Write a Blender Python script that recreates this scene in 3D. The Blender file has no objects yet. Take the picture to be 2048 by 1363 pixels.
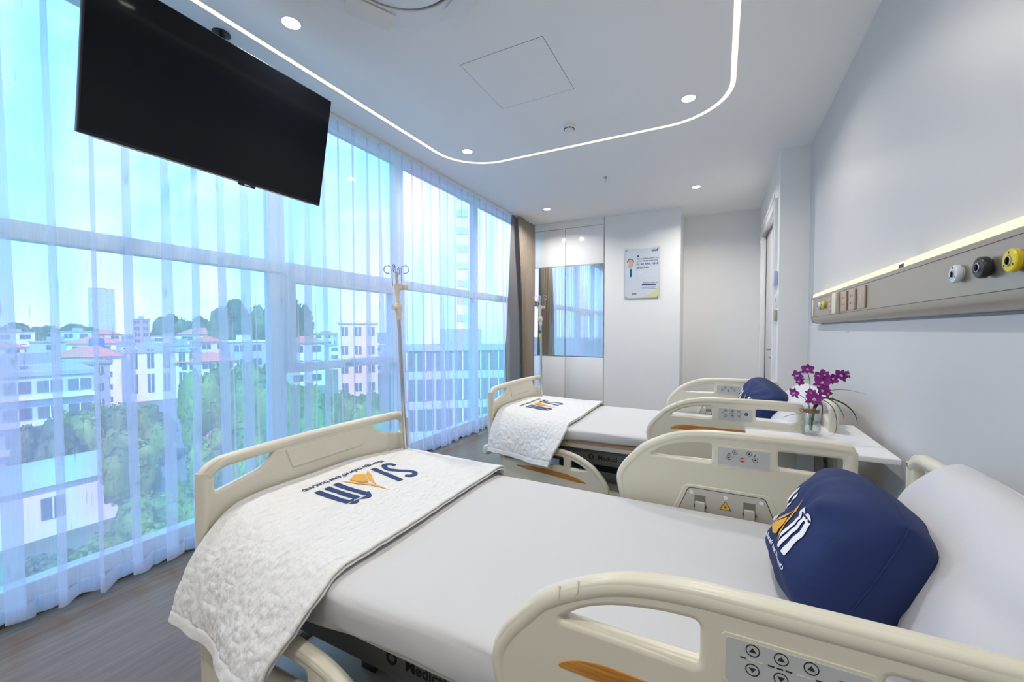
import bpy, bmesh, math, random
from mathutils import Vector, Matrix, noise as mnoise
PI = math.pi
S = bpy.context.scene
COL = S.collection

# ------------------------------------------------------------------ camera
cam_d = bpy.data.cameras.new('camera'); cam = bpy.data.objects.new('camera', cam_d); COL.objects.link(cam)
cam_d.sensor_width = 36.0; cam_d.lens = 817.0/2048*36; cam_d.clip_start = 0.02; cam_d.clip_end = 3000
cam.location = (0, 0, 1.3)
cam.rotation_euler = (math.radians(90) - math.atan(22/817.0), 0, math.radians(26.93))
S.camera = cam

# ------------------------------------------------------------------ world
W = bpy.data.worlds.new('world'); S.world = W; W.use_nodes = True
nt = W.node_tree; nt.nodes.clear()
def wn(t, **k):
    n = nt.nodes.new(t)
    for a, b in k.items(): setattr(n, a, b)
    return n
_o = wn('ShaderNodeOutputWorld'); _b = wn('ShaderNodeBackground'); _tc = wn('ShaderNodeTexCoord'); _sx = wn('ShaderNodeSeparateXYZ')
_r = wn('ShaderNodeValToRGB'); _r.color_ramp.elements[0].position = 0.0; _r.color_ramp.elements[0].color = (0.66, 0.80, 0.98, 1)
_r.color_ramp.elements[1].position = 0.75; _r.color_ramp.elements[1].color = (0.18, 0.50, 0.92, 1)
_e = _r.color_ramp.elements.new(0.25); _e.color = (0.42, 0.70, 0.97, 1)
nt.links.new(_tc.outputs['Generated'], _sx.inputs[0]); nt.links.new(_sx.outputs['Z'], _r.inputs[0])
_mp = wn('ShaderNodeMapping'); _mp.inputs['Scale'].default_value = (2.2, 2.2, 6.5)
_ns = wn('ShaderNodeTexNoise'); _ns.inputs['Scale'].default_value = 1.6; _ns.inputs['Detail'].default_value = 6
nt.links.new(_tc.outputs['Generated'], _mp.inputs[0]); nt.links.new(_mp.outputs[0], _ns.inputs[0])
_cr = wn('ShaderNodeValToRGB'); _cr.color_ramp.elements[0].position = 0.50; _cr.color_ramp.elements[1].position = 0.72
_cr.color_ramp.elements[0].color = (0, 0, 0, 1); _cr.color_ramp.elements[1].color = (.5, .5, .5, 1)
nt.links.new(_ns.outputs[0], _cr.inputs[0])
_mx = wn('ShaderNodeMixRGB'); _mx.inputs['Color2'].default_value = (1.0, 1.0, 1.0, 1)
nt.links.new(_cr.outputs[0], _mx.inputs[0]); nt.links.new(_r.outputs[0], _mx.inputs[1]); nt.links.new(_mx.outputs[0], _b.inputs[0])
_b.inputs[1].default_value = 2.35
nt.links.new(_b.outputs[0], _o.inputs[0])

def lamp(name, kind, loc, rot=(0, 0, 0), energy=10, color=(1, 1, 1), **k):
    d = bpy.data.lights.new(name, kind); d.energy = energy; d.color = color
    for a, b in k.items(): setattr(d, a, b)
    o = bpy.data.objects.new(name, d); COL.objects.link(o); o.location = loc; o.rotation_euler = rot
    return o
# sun stands behind the hospital (towards +X) so that it lights the city, not the room
lamp('sun', 'SUN', (0, 0, 30), (math.radians(48), 0, math.radians(50)), energy=4.4, color=(1.0, .97, .9), angle=0.01)
DOWN_W = 10.2      # watts of each ceiling downlight
STRIP_E = 1.35     # emission of the ceiling light strip
S.view_settings.view_transform = 'Standard'; S.view_settings.look = 'None'
S.view_settings.gamma = 1; S.view_settings.use_curve_mapping = False
S.view_settings.exposure = 0.36
try:
    S.cycles.max_bounces = 12; S.cycles.diffuse_bounces = 6; S.cycles.transparent_max_bounces = 40
    S.cycles.use_denoising = True; S.cycles.sample_clamp_indirect = 6
    S.cycles.caustics_reflective = False; S.cycles.caustics_refractive = False
except Exception: pass

# ------------------------------------------------------------------ materials
def new_mat(name):
    m = bpy.data.materials.new(name); m.use_nodes = True
    return m, m.node_tree, m.node_tree.nodes['Principled BSDF']
def mat(name, col, rough=.5, metal=0, bump=0, bscale=50, var=0, vscale=6, spec=None, emit=None, estr=0, stretch=None, coat=0, trans=0, ior=None):
    m, t, p = new_mat(name)
    p.inputs['Base Color'].default_value = (*col, 1); p.inputs['Roughness'].default_value = rough; p.inputs['Metallic'].default_value = metal
    if spec is not None: p.inputs['Specular IOR Level'].default_value = spec
    if coat: p.inputs['Coat Weight'].default_value = coat
    if trans: p.inputs['Transmission Weight'].default_value = trans
    if ior: p.inputs['IOR'].default_value = ior
    if emit: p.inputs['Emission Color'].default_value = (*emit, 1); p.inputs['Emission Strength'].default_value = estr
    tc = t.nodes.new('ShaderNodeTexCoord'); mp = t.nodes.new('ShaderNodeMapping'); t.links.new(tc.outputs['Object'], mp.inputs[0])
    if stretch: mp.inputs['Scale'].default_value = stretch
    if bump:
        n = t.nodes.new('ShaderNodeTexNoise'); n.inputs['Scale'].default_value = bscale; n.inputs['Detail'].default_value = 4
        b = t.nodes.new('ShaderNodeBump'); b.inputs['Strength'].default_value = bump; b.inputs['Distance'].default_value = .01
        t.links.new(mp.outputs[0], n.inputs[0]); t.links.new(n.outputs[0], b.inputs['Height']); t.links.new(b.outputs[0], p.inputs['Normal'])
    if var:
        n = t.nodes.new('ShaderNodeTexNoise'); n.inputs['Scale'].default_value = vscale; n.inputs['Detail'].default_value = 5
        r = t.nodes.new('ShaderNodeValToRGB'); a = tuple(c*(1-var) for c in col); bb = tuple(min(1, c*(1+var)) for c in col)
        r.color_ramp.elements[0].position = .3; r.color_ramp.elements[1].position = .7
        r.color_ramp.elements[0].color = (*a, 1); r.color_ramp.elements[1].color = (*bb, 1)
        t.links.new(mp.outputs[0], n.inputs[0]); t.links.new(n.outputs[0], r.inputs[0]); t.links.new(r.outputs[0], p.inputs['Base Color'])
    return m
M = {}
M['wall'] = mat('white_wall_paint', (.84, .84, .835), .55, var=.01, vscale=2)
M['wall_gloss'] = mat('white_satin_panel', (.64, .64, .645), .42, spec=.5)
M['ceiling'] = mat('ceiling_paint', (.93, .93, .93), .8)
M['white'] = mat('white_plastic', (.85, .85, .85), .35)
M['whitegloss'] = mat('white_lacquer', (.86, .86, .86), .12, coat=.3)
M['beige'] = mat('cream_bed_plastic', (.70, .665, .55), .33, var=.015, vscale=3)
M['cover'] = mat('warm_grey_plastic', (.56, .52, .47), .4)
M['steelgrey'] = mat('painted_bed_steel', (.58, .58, .53), .35)
M['dark'] = mat('dark_grey_cover', (.05, .05, .052), .5)
M['midgrey'] = mat('grey_bed_cover', (.13, .13, .125), .45)
M['black'] = mat('black_rubber', (.012, .012, .013), .45)
M['mark'] = mat('black_print', (.02, .02, .025), .5)
M['redmark'] = mat('red_print', (.62, .03, .03), .4)
M['yellow'] = mat('yellow_print', (.85, .60, .03), .4)
M['keypad'] = mat('silver_grey_keypad', (.50, .53, .53), .35)
M['peach'] = mat('peach_deck_board', (.52, .35, .22), .5, var=.08, vscale=20)
M['chrome'] = mat('stainless_steel', (.62, .62, .62), .18, 1)
M['champagne'] = mat('champagne_brushed_metal', (.46, .42, .35), .3, .75, bump=.05, bscale=30, stretch=(1, .3, 30))
M['socket'] = mat('rose_beige_socket_plate', (.55, .42, .32), .35, .3)
M['ivory'] = mat('ivory_plastic', (.78, .70, .58), .4)
M['navy'] = mat('navy_print', (.008, .035, .15), .7)
M['gold'] = mat('gold_print', (.72, .38, .04), .6)
M['whiteprint'] = mat('white_print', (.85, .85, .88), .7)
M['bluefab'] = mat('royal_navy_cushion_fabric', (.005, .020, .105), .75, bump=.12, bscale=260)
M['sheet'] = mat('white_cotton_sheet', (.60, .60, .61), .8, bump=.05, bscale=400)
M['pillow'] = mat('white_pillow_cotton', (.63, .63, .66), .85, bump=.06, bscale=300)
M['screen'] = mat('black_tv_glass', (.008, .010, .015), .05, spec=.18)
M['tvblack'] = mat('black_tv_plastic', (.012, .012, .014), .35)
M['mirror'] = mat('mirror_silver', (.88, .92, .93), .015, 1)
M['lightgrey'] = mat('light_grey_metal', (.45, .47, .48), .4, .4)
M['alu'] = mat('white_window_frame', (.84, .87, .90), .4)
M['sill'] = mat('brown_threshold', (.16, .095, .06), .5, var=.25, vscale=12)
M['drape'] = mat('beige_drape_cloth', (.55, .46, .37), .9, bump=.1, bscale=300)
M['lining'] = mat('grey_drape_lining', (.33, .32, .31), .9)
M['postpaper'] = mat('pale_poster_print', (.74, .79, .86), .25)
M['skin'] = mat('printed_skin', (.75, .48, .42), .4)
M['coatprint'] = mat('printed_white_coat', (.66, .80, .92), .4)
M['blueprint'] = mat('printed_navy', (.03, .05, .22), .4)
M['yelprint'] = mat('printed_pale_gold', (.80, .74, .40), .4)
M['col_grey'] = mat('grey_brown_column', (.22, .20, .18), .4, .3)
M['stem'] = mat('green_stem', (.10, .20, .05), .5)
M['leaf'] = mat('green_blade_leaf', (.08, .15, .045), .45)
M['petal'] = mat('purple_orchid_petal', (.26, .012, .24), .55)
M['petalw'] = mat('white_orchid_petal_base', (.75, .66, .74), .5)
M['throat'] = mat('orchid_throat', (.55, .45, .12), .5)
M['twine'] = mat('brown_twine', (.28, .14, .07), .8)
M['purplelabel'] = mat('lilac_plate', (.45, .48, .75), .4)

def emission(name, col, st):
    m = bpy.data.materials.new(name); m.use_nodes = True; t = m.node_tree; t.nodes.clear()
    o = t.nodes.new('ShaderNodeOutputMaterial'); e = t.nodes.new('ShaderNodeEmission'); e.inputs[0].default_value = (*col, 1); e.inputs[1].default_value = st
    t.links.new(e.outputs[0], o.inputs[0]); return m
M['led'] = emission('ceiling_led', (1, .91, .62), STRIP_E)
M['lamp'] = emission('downlight_glow', (1, .97, .92), 12)
M['panel_led'] = emission('bedhead_led', (1, .84, .50), 1.25)

def wood_mat():      # orange wood-look inlay
    m, t, p = new_mat('orange_wood_inlay'); p.inputs['Roughness'].default_value = .4
    tc = t.nodes.new('ShaderNodeTexCoord'); mp = t.nodes.new('ShaderNodeMapping'); mp.inputs['Scale'].default_value = (3, 3, 60)
    n = t.nodes.new('ShaderNodeTexNoise'); n.inputs['Scale'].default_value = 4; n.inputs['Detail'].default_value = 6
    r = t.nodes.new('ShaderNodeValToRGB'); r.color_ramp.elements[0].color = (.40, .15, .025, 1); r.color_ramp.elements[1].color = (.62, .29, .06, 1)
    r.color_ramp.elements[0].position = .35; r.color_ramp.elements[1].position = .65
    t.links.new(tc.outputs['Object'], mp.inputs[0]); t.links.new(mp.outputs[0], n.inputs[0]); t.links.new(n.outputs[0], r.inputs[0]); t.links.new(r.outputs[0], p.inputs['Base Color'])
    return m
M['inlay'] = wood_mat()

def floor_mat():
    m, t, p = new_mat('grey_oak_planks'); p.inputs['Roughness'].default_value = .38
    tc = t.nodes.new('ShaderNodeTexCoord'); mp = t.nodes.new('ShaderNodeMapping'); mp.inputs['Rotation'].default_value = (0, 0, PI/2)
    b = t.nodes.new('ShaderNodeTexBrick'); b.inputs['Scale'].default_value = 1; b.inputs['Brick Width'].default_value = 1.22; b.inputs['Row Height'].default_value = .18
    b.inputs['Mortar Size'].default_value = .0012; b.inputs['Color1'].default_value = (.155, .115, .073, 1); b.inputs['Color2'].default_value = (.188, .142, .092, 1)
    b.inputs['Mortar'].default_value = (.12, .11, .10, 1); b.offset = .37
    mp2 = t.nodes.new('ShaderNodeMapping'); mp2.inputs['Scale'].default_value = (14, 1.1, 1)
    n = t.nodes.new('ShaderNodeTexNoise'); n.inputs['Scale'].default_value = 3; n.inputs['Detail'].default_value = 8; n.inputs['Distortion'].default_value = .6
    mx = t.nodes.new('ShaderNodeMixRGB'); mx.blend_type = 'MULTIPLY'; mx.inputs[0].default_value = .8
    r = t.nodes.new('ShaderNodeValToRGB'); r.color_ramp.elements[0].color = (.68, .66, .64, 1); r.color_ramp.elements[1].color = (1.15, 1.15, 1.15, 1)
    r.color_ramp.elements[0].position = .3; r.color_ramp.elements[1].position = .68
    L = t.links.new; L(tc.outputs['Object'], mp.inputs[0]); L(mp.outputs[0], b.inputs[0]); L(tc.outputs['Object'], mp2.inputs[0]); L(mp2.outputs[0], n.inputs[0])
    L(n.outputs[0], r.inputs[0]); L(b.outputs[0], mx.inputs[1]); L(r.outputs[0], mx.inputs[2]); L(mx.outputs[0], p.inputs['Base Color'])
    return m
M['floor'] = floor_mat()

def quilt_mat():
    m, t, p = new_mat('white_quilted_cotton'); p.inputs['Base Color'].default_value = (.76, .755, .75, 1); p.inputs['Roughness'].default_value = .9
    tc = t.nodes.new('ShaderNodeTexCoord'); L = t.links.new
    v = t.nodes.new('ShaderNodeTexVoronoi'); v.feature = 'SMOOTH_F1'; v.inputs['Scale'].default_value = 38
    n = t.nodes.new('ShaderNodeTexNoise'); n.inputs['Scale'].default_value = 60; n.inputs['Detail'].default_value = 3
    mp = t.nodes.new('ShaderNodeMapping'); mp.inputs['Scale'].default_value = (1.6, .8, .8)
    a = t.nodes.new('ShaderNodeMath'); a.operation = 'MULTIPLY_ADD'; a.inputs[1].default_value = .8
    b = t.nodes.new('ShaderNodeBump'); b.inputs['Strength'].default_value = .6; b.inputs['Distance'].default_value = .014
    L(tc.outputs['Object'], mp.inputs[0]); L(mp.outputs[0], v.inputs[0]); L(mp.outputs[0], n.inputs[0]); L(n.outputs[0], a.inputs[0]); L(v.outputs[0], a.inputs[2])
    L(a.outputs[0], b.inputs['Height']); L(b.outputs[0], p.inputs['Normal']); return m
M['quilt'] = quilt_mat()
M['binding'] = mat('white_binding_cotton', (.76, .755, .74), .85, bump=.25, bscale=60)

def sheer_mat(name, op, slub=True):
    m = bpy.data.materials.new(name); m.use_nodes = True; t = m.node_tree; t.nodes.clear(); N = t.nodes.new; L = t.links.new
    o = N('ShaderNodeOutputMaterial'); tr = N('ShaderNodeBsdfTransparent'); tr.inputs[0].default_value = (.97, .985, 1, 1)
    tl = N('ShaderNodeBsdfTranslucent'); tl.inputs[0].default_value = (.86, .90, 1, 1)
    df = N('ShaderNodeBsdfDiffuse'); df.inputs[0].default_value = (.84, .89, .97, 1)
    m1 = N('ShaderNodeMixShader'); m1.inputs[0].default_value = .42; L(tl.outputs[0], m1.inputs[1]); L(df.outputs[0], m1.inputs[2])
    m2 = N('ShaderNodeMixShader'); L(tr.outputs[0], m2.inputs[1]); L(m1.outputs[0], m2.inputs[2]); L(m2.outputs[0], o.inputs[0])
    tc = N('ShaderNodeTexCoord'); mp = N('ShaderNodeMapping'); mp.inputs['Scale'].default_value = (0, 320, 5)
    n = N('ShaderNodeTexNoise'); n.inputs['Scale'].default_value = 1; n.inputs['Detail'].default_value = 3
    L(tc.outputs['Object'], mp.inputs[0]); L(mp.outputs[0], n.inputs[0])
    r = N('ShaderNodeMapRange'); r.inputs['From Min'].default_value = .3; r.inputs['From Max'].default_value = .7
    r.inputs['To Min'].default_value = op-.03; r.inputs['To Max'].default_value = op+.03; L(n.outputs[0], r.inputs[0])
    # sparse darker slubs in the yarn
    mp2 = N('ShaderNodeMapping'); mp2.inputs['Scale'].default_value = (0, 190, 9); n2 = N('ShaderNodeTexNoise'); n2.inputs['Scale'].default_value = 1; n2.inputs['Detail'].default_value = 0
    L(tc.outputs['Object'], mp2.inputs[0]); L(mp2.outputs[0], n2.inputs[0])
    r2 = N('ShaderNodeMapRange'); r2.inputs['From Min'].default_value = .76; r2.inputs['From Max'].default_value = .80; L(n2.outputs[0], r2.inputs[0])
    ad = N('ShaderNodeMath'); ad.operation = 'MULTIPLY_ADD'; ad.inputs[1].default_value = .25 if slub else 0; L(r2.outputs[0], ad.inputs[0]); L(r.outputs[0], ad.inputs[2])
    L(ad.outputs[0], m2.inputs[0])
    mc = N('ShaderNodeMixRGB'); mc.inputs[1].default_value = (.86, .90, 1, 1); mc.inputs[2].default_value = (.30, .36, .45, 1); L(r2.outputs[0], mc.inputs[0])
    if slub: L(mc.outputs[0], tl.inputs[0])
    return m
M['sheer'] = sheer_mat('white_sheer_voile', .45)
M['sheer_hem'] = sheer_mat('white_sheer_hem', .55, False)

def glass_mat():     # laminated pane with faint pink and cyan coating bands
    m = bpy.data.materials.new('tinted_window_glass'); m.use_nodes = True; t = m.node_tree; t.nodes.clear(); N = t.nodes.new; L = t.links.new
    o = N('ShaderNodeOutputMaterial'); tr = N('ShaderNodeBsdfTransparent'); g = N('ShaderNodeBsdfGlossy'); g.inputs['Roughness'].default_value = .02
    lw = N('ShaderNodeLayerWeight'); lw.inputs[0].default_value = .5; pw = N('ShaderNodeMath'); pw.operation = 'POWER'; pw.inputs[1].default_value = 5; f = N('ShaderNodeMath'); f.operation = 'MULTIPLY_ADD'; f.inputs[1].default_value = .6; f.inputs[2].default_value = .03
    L(lw.outputs['Facing'], pw.inputs[0]); L(pw.outputs[0], f.inputs[0])
    mx = N('ShaderNodeMixShader'); L(f.outputs[0], mx.inputs[0]); L(tr.outputs[0], mx.inputs[1]); L(g.outputs[0], mx.inputs[2]); L(mx.outputs[0], o.inputs[0])
    tc = N('ShaderNodeTexCoord'); mp = N('ShaderNodeMapping'); mp.inputs['Scale'].default_value = (1, 2.6, .55); n = N('ShaderNodeTexNoise'); n.inputs['Scale'].default_value = 1.3; n.inputs['Detail'].default_value = 1
    L(tc.outputs['Object'], mp.inputs[0]); L(mp.outputs[0], n.inputs[0])
    r = N('ShaderNodeValToRGB'); e = r.color_ramp.elements; e[0].position = .30; e[0].color = (.62, .97, 1, 1); e[1].position = .72; e[1].color = (.93, .78, 1, 1)
    k = e.new(.5); k.color = (.78, .89, 1, 1); L(n.outputs[0], r.inputs[0]); L(r.outputs[0], tr.inputs[0]); return m
M['glass'] = glass_mat()

def clear_mat(name, tint, rough=.0, amt=.12):
    m = bpy.data.materials.new(name); m.use_nodes = True; t = m.node_tree; t.nodes.clear(); N = t.nodes.new; L = t.links.new
    o = N('ShaderNodeOutputMaterial'); tr = N('ShaderNodeBsdfTransparent'); tr.inputs[0].default_value = (*tint, 1); g = N('ShaderNodeBsdfGlossy'); g.inputs['Roughness'].default_value = rough
    lw = N('ShaderNodeLayerWeight'); lw.inputs[0].default_value = .5; pw = N('ShaderNodeMath'); pw.operation = 'POWER'; pw.inputs[1].default_value = 3; f = N('ShaderNodeMath'); f.operation = 'MULTIPLY_ADD'; f.inputs[1].default_value = .7; f.inputs[2].default_value = amt
    L(lw.outputs['Facing'], pw.inputs[0]); L(pw.outputs[0], f.inputs[0])
    mx = N('ShaderNodeMixShader'); L(f.outputs[0], mx.inputs[0]); L(tr.outputs[0], mx.inputs[1]); L(g.outputs[0], mx.inputs[2]); L(mx.outputs[0], o.inputs[0]); return m
M['acrylic'] = clear_mat('clear_acrylic', (.97, .98, .98), .03, .04)
M['vaseglass'] = clear_mat('cut_vase_glass', (.95, .97, .965), .08, .10)
M['water'] = clear_mat('vase_water', (.97, .985, .975), .0, .02)

# ------------------------------------------------------------------ helpers
def tag(o, label=None, cat=None, group=None, kind=None):
    if label: o['label'] = label
    if cat: o['category'] = cat
    if group: o['group'] = group
    if kind: o['kind'] = kind
    return o
def thing(name, label, cat, loc=(0, 0, 0), rz=0, group=None):
    o = bpy.data.objects.new(name, None); o.empty_display_size = .1; COL.objects.link(o)
    o.location = loc; o.rotation_euler = (0, 0, rz); return tag(o, label, cat, group)
def obj(name, bm, mats, parent=None, smooth=35, mesh=None, loc=None):
    me = mesh or bpy.data.meshes.new(name)
    if bm is not None:
        if not mesh: bm.to_mesh(me)
        bm.free()
    if not isinstance(mats, (list, tuple)): mats = [mats]
    for m in mats: me.materials.append(M[m] if isinstance(m, str) else m)
    if smooth:
        for p in me.polygons: p.use_smooth = True
        me.set_sharp_from_angle(angle=math.radians(smooth))
    o = bpy.data.objects.new(name, me); COL.objects.link(o)
    if parent: o.parent = parent
    if loc: o.location = loc
    return o
def BM(): return bmesh.new()
def box(bm, x0, x1, y0, y1, z0, z1, bev=0, mi=0, seg=2, mtx=None):
    vs = [bm.verts.new(v) for v in ((x0, y0, z0), (x1, y0, z0), (x1, y1, z0), (x0, y1, z0), (x0, y0, z1), (x1, y0, z1), (x1, y1, z1), (x0, y1, z1))]
    fs = [bm.faces.new([vs[i] for i in q]) for q in ((0, 3, 2, 1), (4, 5, 6, 7), (0, 1, 5, 4), (1, 2, 6, 5), (2, 3, 7, 6), (3, 0, 4, 7))]
    for f in fs: f.material_index = mi
    allv = vs
    if bev:
        es = list({e for f in fs for e in f.edges})
        r = bmesh.ops.bevel(bm, geom=es, offset=bev, segments=seg, affect='EDGES', profile=.5, clamp_overlap=True)
        for f in r['faces']: f.material_index = mi
        allv = list({v for f in fs if f.is_valid for v in f.verts} | {v for f in r['faces'] for v in f.verts})
    if mtx is not None: bmesh.ops.transform(bm, matrix=mtx, verts=allv)
    return allv
def frame_from(d):
    d = d.normalized(); up = Vector((0, 0, 1)) if abs(d.z) < .95 else Vector((1, 0, 0))
    a = d.cross(up).normalized(); b = a.cross(d).normalized(); return a, b
def tube(bm, pts, r, n=10, mi=0, cap=True, sx=1, sy=1, closed=False):
    pts = [Vector(p) for p in pts]; rings = []; N_ = len(pts); a = None
    for i, p in enumerate(pts):
        if closed: d = pts[(i+1) % N_]-pts[i-1]
        else: d = pts[min(i+1, N_-1)]-pts[max(i-1, 0)]
        d.normalize()
        if a is None: a, b = frame_from(d)
        else:
            a = (a - d*a.dot(d)).normalized(); b = d.cross(a)*-1; b = a.cross(d)
        rr = r[i] if isinstance(r, (list, tuple)) else r
        rings.append([bm.verts.new(p + a*(math.cos(2*PI*k/n)*rr*sx) + b*(math.sin(2*PI*k/n)*rr*sy)) for k in range(n)])
    prs = list(zip(rings, rings[1:])) + ([(rings[-1], rings[0])] if closed else [])
    for A, B in prs:
        for k in range(n):
            f = bm.faces.new((A[k], A[(k+1) % n], B[(k+1) % n], B[k])); f.material_index = mi
    if cap and not closed:
        f = bm.faces.new(rings[0]); f.material_index = mi; f = bm.faces.new(rings[-1][::-1]); f.material_index = mi
    return rings
def cyl(bm, p0, p1, r, n=20, mi=0, bev=0):
    p0 = Vector(p0); p1 = Vector(p1)
    if bev:
        d = (p1-p0).normalized(); tube(bm, [p0, p0+d*bev*.01, p0+d*bev, p1-d*bev, p1-d*bev*.01, p1], [r-bev, r-bev*.6, r, r, r-bev*.6, r-bev], n, mi)
    else: tube(bm, [p0, p1], r, n, mi)
def lathe(bm, prof, c=(0, 0, 0), n=32, mi=0, axis='Z', mtx=None):
    rings = []; vs = []
    for (r, z) in prof:
        if r < 1e-6: v = [bm.verts.new((c[0], c[1], c[2]+z))]
        else: v = [bm.verts.new((c[0]+r*math.cos(2*PI*k/n), c[1]+r*math.sin(2*PI*k/n), c[2]+z)) for k in range(n)]
        rings.append(v); vs += v
    for A, B in zip(rings, rings[1:]):
        for k in range(n):
            if len(A) == 1 and len(B) == 1: continue
            if len(A) == 1: f = bm.faces.new((A[0], B[(k+1) % n], B[k]))
            elif len(B) == 1: f = bm.faces.new((A[k], A[(k+1) % n], B[0]))
            else: f = bm.faces.new((A[k], A[(k+1) % n], B[(k+1) % n], B[k]))
            f.material_index = mi
    if mtx is not None: bmesh.ops.transform(bm, matrix=mtx, verts=vs)
    return vs
def catmull(pts, n=8, closed=False):
    P = [Vector(p) for p in pts]; out = []; N_ = len(P)
    for i in range(N_ if closed else N_-1):
        p0 = P[i-1] if (closed or i > 0) else P[0]; p1 = P[i]; p2 = P[(i+1) % N_]; p3 = P[(i+2) % N_] if (closed or i+2 < N_) else P[-1]
        for k in range(n):
            t = k/n; out.append(.5*((2*p1)+(p2-p0)*t+(2*p0-5*p1+4*p2-p3)*t*t+(3*p1-p0-3*p2+p3)*t**3))
    if not closed: out.append(P[-1])
    return out
def fillet(pts, r, n=5):
    out = []; N_ = len(pts); rs = r if isinstance(r, (list, tuple)) else [r]*N_
    for i in range(N_):
        a = Vector(pts[i-1]); b = Vector(pts[i]); c = Vector(pts[(i+1) % N_]); rr = rs[i]
        d1 = (a-b); d2 = (c-b); k = min(rr, d1.length*.48, d2.length*.48)
        if k < 1e-5: out.append(b); continue
        p = b+d1.normalized()*k; q = b+d2.normalized()*k
        for j in range(n+1):
            t = j/n; out.append(p*(1-t)**2+b*2*t*(1-t)+q*t*t)
    return out
def shape(outlines, half, bev=0, res=3):
    """filled 2D outlines (first outer, rest holes) -> mesh in xy, thickness +-half in z, rounded edges"""
    c = bpy.data.curves.new('tmp', 'CURVE'); c.dimensions = '2D'; c.fill_mode = 'BOTH'; c.extrude = max(half-bev, 0); c.bevel_depth = bev; c.bevel_resolution = res; c.offset = -bev
    for ol in outlines:
        s = c.splines.new('POLY'); s.points.add(len(ol)-1)
        for i, p in enumerate(ol): s.points[i].co = (p[0], p[1], 0, 1)
        s.use_cyclic_u = True
    o = bpy.data.objects.new('tmp', c); me = bpy.data.meshes.new_from_object(o); bpy.data.objects.remove(o); bpy.data.curves.remove(c); return me
def add_mesh(bm, me, mtx=None, mi=0):
    while len(me.materials) <= mi: me.materials.append(None)
    for p in me.polygons: p.material_index = mi
    if mtx is not None: me.transform(mtx)
    bm.from_mesh(me); bpy.data.meshes.remove(me)
def text_mesh(s, size, half=.0004, align='LEFT', bold=0, sp=1.0):
    c = bpy.data.curves.new('tmp', 'FONT'); c.body = s; c.size = size; c.align_x = align; c.extrude = half; c.offset = bold; c.space_character = sp; c.resolution_u = 3
    o = bpy.data.objects.new('tmp', c); COL.objects.link(o); dg = bpy.context.evaluated_depsgraph_get(); me = bpy.data.meshes.new_from_object(o.evaluated_get(dg))
    bpy.data.objects.remove(o); bpy.data.curves.remove(c); return me
XZ = Matrix(((1, 0, 0, 0), (0, 0, -1, 0), (0, 1, 0, 0), (0, 0, 0, 1)))       # xy outline -> xz plane, normal -Y
XZm = Matrix(((-1, 0, 0, 0), (0, 0, 1, 0), (0, 1, 0, 0), (0, 0, 0, 1)))      # seen from +Y
YZ = Matrix(((0, 0, 1, 0), (1, 0, 0, 0), (0, 1, 0, 0), (0, 0, 0, 1)))        # xy outline -> yz plane, normal +X
YZm = Matrix(((0, 0, -1, 0), (-1, 0, 0, 0), (0, 1, 0, 0), (0, 0, 0, 1)))     # outline x -> -Y, normal -X
def T(x, y, z): return Matrix.Translation((x, y, z))
def struct(name, bm, m, parent=None, smooth=0):
    o = obj(name, bm, m, parent, smooth)
    if not parent: o['kind'] = 'structure'
    return o
def copy_tree(o, parent=None):
    c = o.copy(); COL.objects.link(c); c.parent = parent
    for ch in list(o.children): copy_tree(ch, c)
    return c
def refine(bm, L):
    for _ in range(7):
        es = [e for e in bm.edges if e.calc_length() > L]
        if not es: break
        bmesh.ops.subdivide_edges(bm, edges=es, cuts=1)
        bmesh.ops.triangulate(bm, faces=[f for f in bm.faces if len(f.verts) > 4])

# ------------------------------------------------------------------ room shell
CZ = 2.98; WX = -2.80; RX = .72; SX = .49; NY = -1.3; BY = 6.65; PY = 6.08
bm = BM(); box(bm, -2.98, 2.2, NY-.1, BY+.1, -.12, 0); struct('floor', bm, 'floor')
bm = BM(); box(bm, -2.98, 2.2, NY-.1, BY+.1, CZ, CZ+.14); struct('ceiling', bm, 'ceiling')
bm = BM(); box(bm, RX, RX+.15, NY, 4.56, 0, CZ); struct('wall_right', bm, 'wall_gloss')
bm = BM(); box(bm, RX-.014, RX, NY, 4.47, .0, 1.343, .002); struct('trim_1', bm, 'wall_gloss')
# wall beyond the bedhead panel, with the door opening
bm = BM()
box(bm, SX, RX+.15, 4.56, 4.80, 0, CZ); box(bm, SX, RX+.15, 6.22, BY, 0, CZ); box(bm, SX, RX+.15, 4.80, 6.22, 2.5, CZ)
struct('wall_door_side', bm, 'wall')
bm = BM(); box(bm, -2.98, 2.2, BY, BY+.12, 0, CZ); struct('wall_far', bm, 'wall')
bm = BM(); box(bm, -1.545, -.49, PY, BY, 0, CZ); struct('wall_column', bm, 'wall')
bm = BM(); box(bm, -2.98, 2.2, NY-.12, NY, 0, CZ); struct('wall_near', bm, 'wall')
bm = BM(); box(bm, RX+.05, 2.2, 4.80, 6.22, 0, 2.5); o = struct('wall_corridor', bm, 'wall')
bm = BM(); box(bm, -2.98, -2.72, 6.02, BY, 0, CZ); box(bm, -2.98, -2.86, NY, .2, 0, CZ); struct('wall_left', bm, 'wall')
bm = BM(); box(bm, SX-.010, SX, 4.56, 4.70, 0, .09, .002); box(bm, -.49, SX, BY-.012, BY, 0, .09, .002); struct('baseboard_far', bm, 'wall_gloss')

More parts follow.
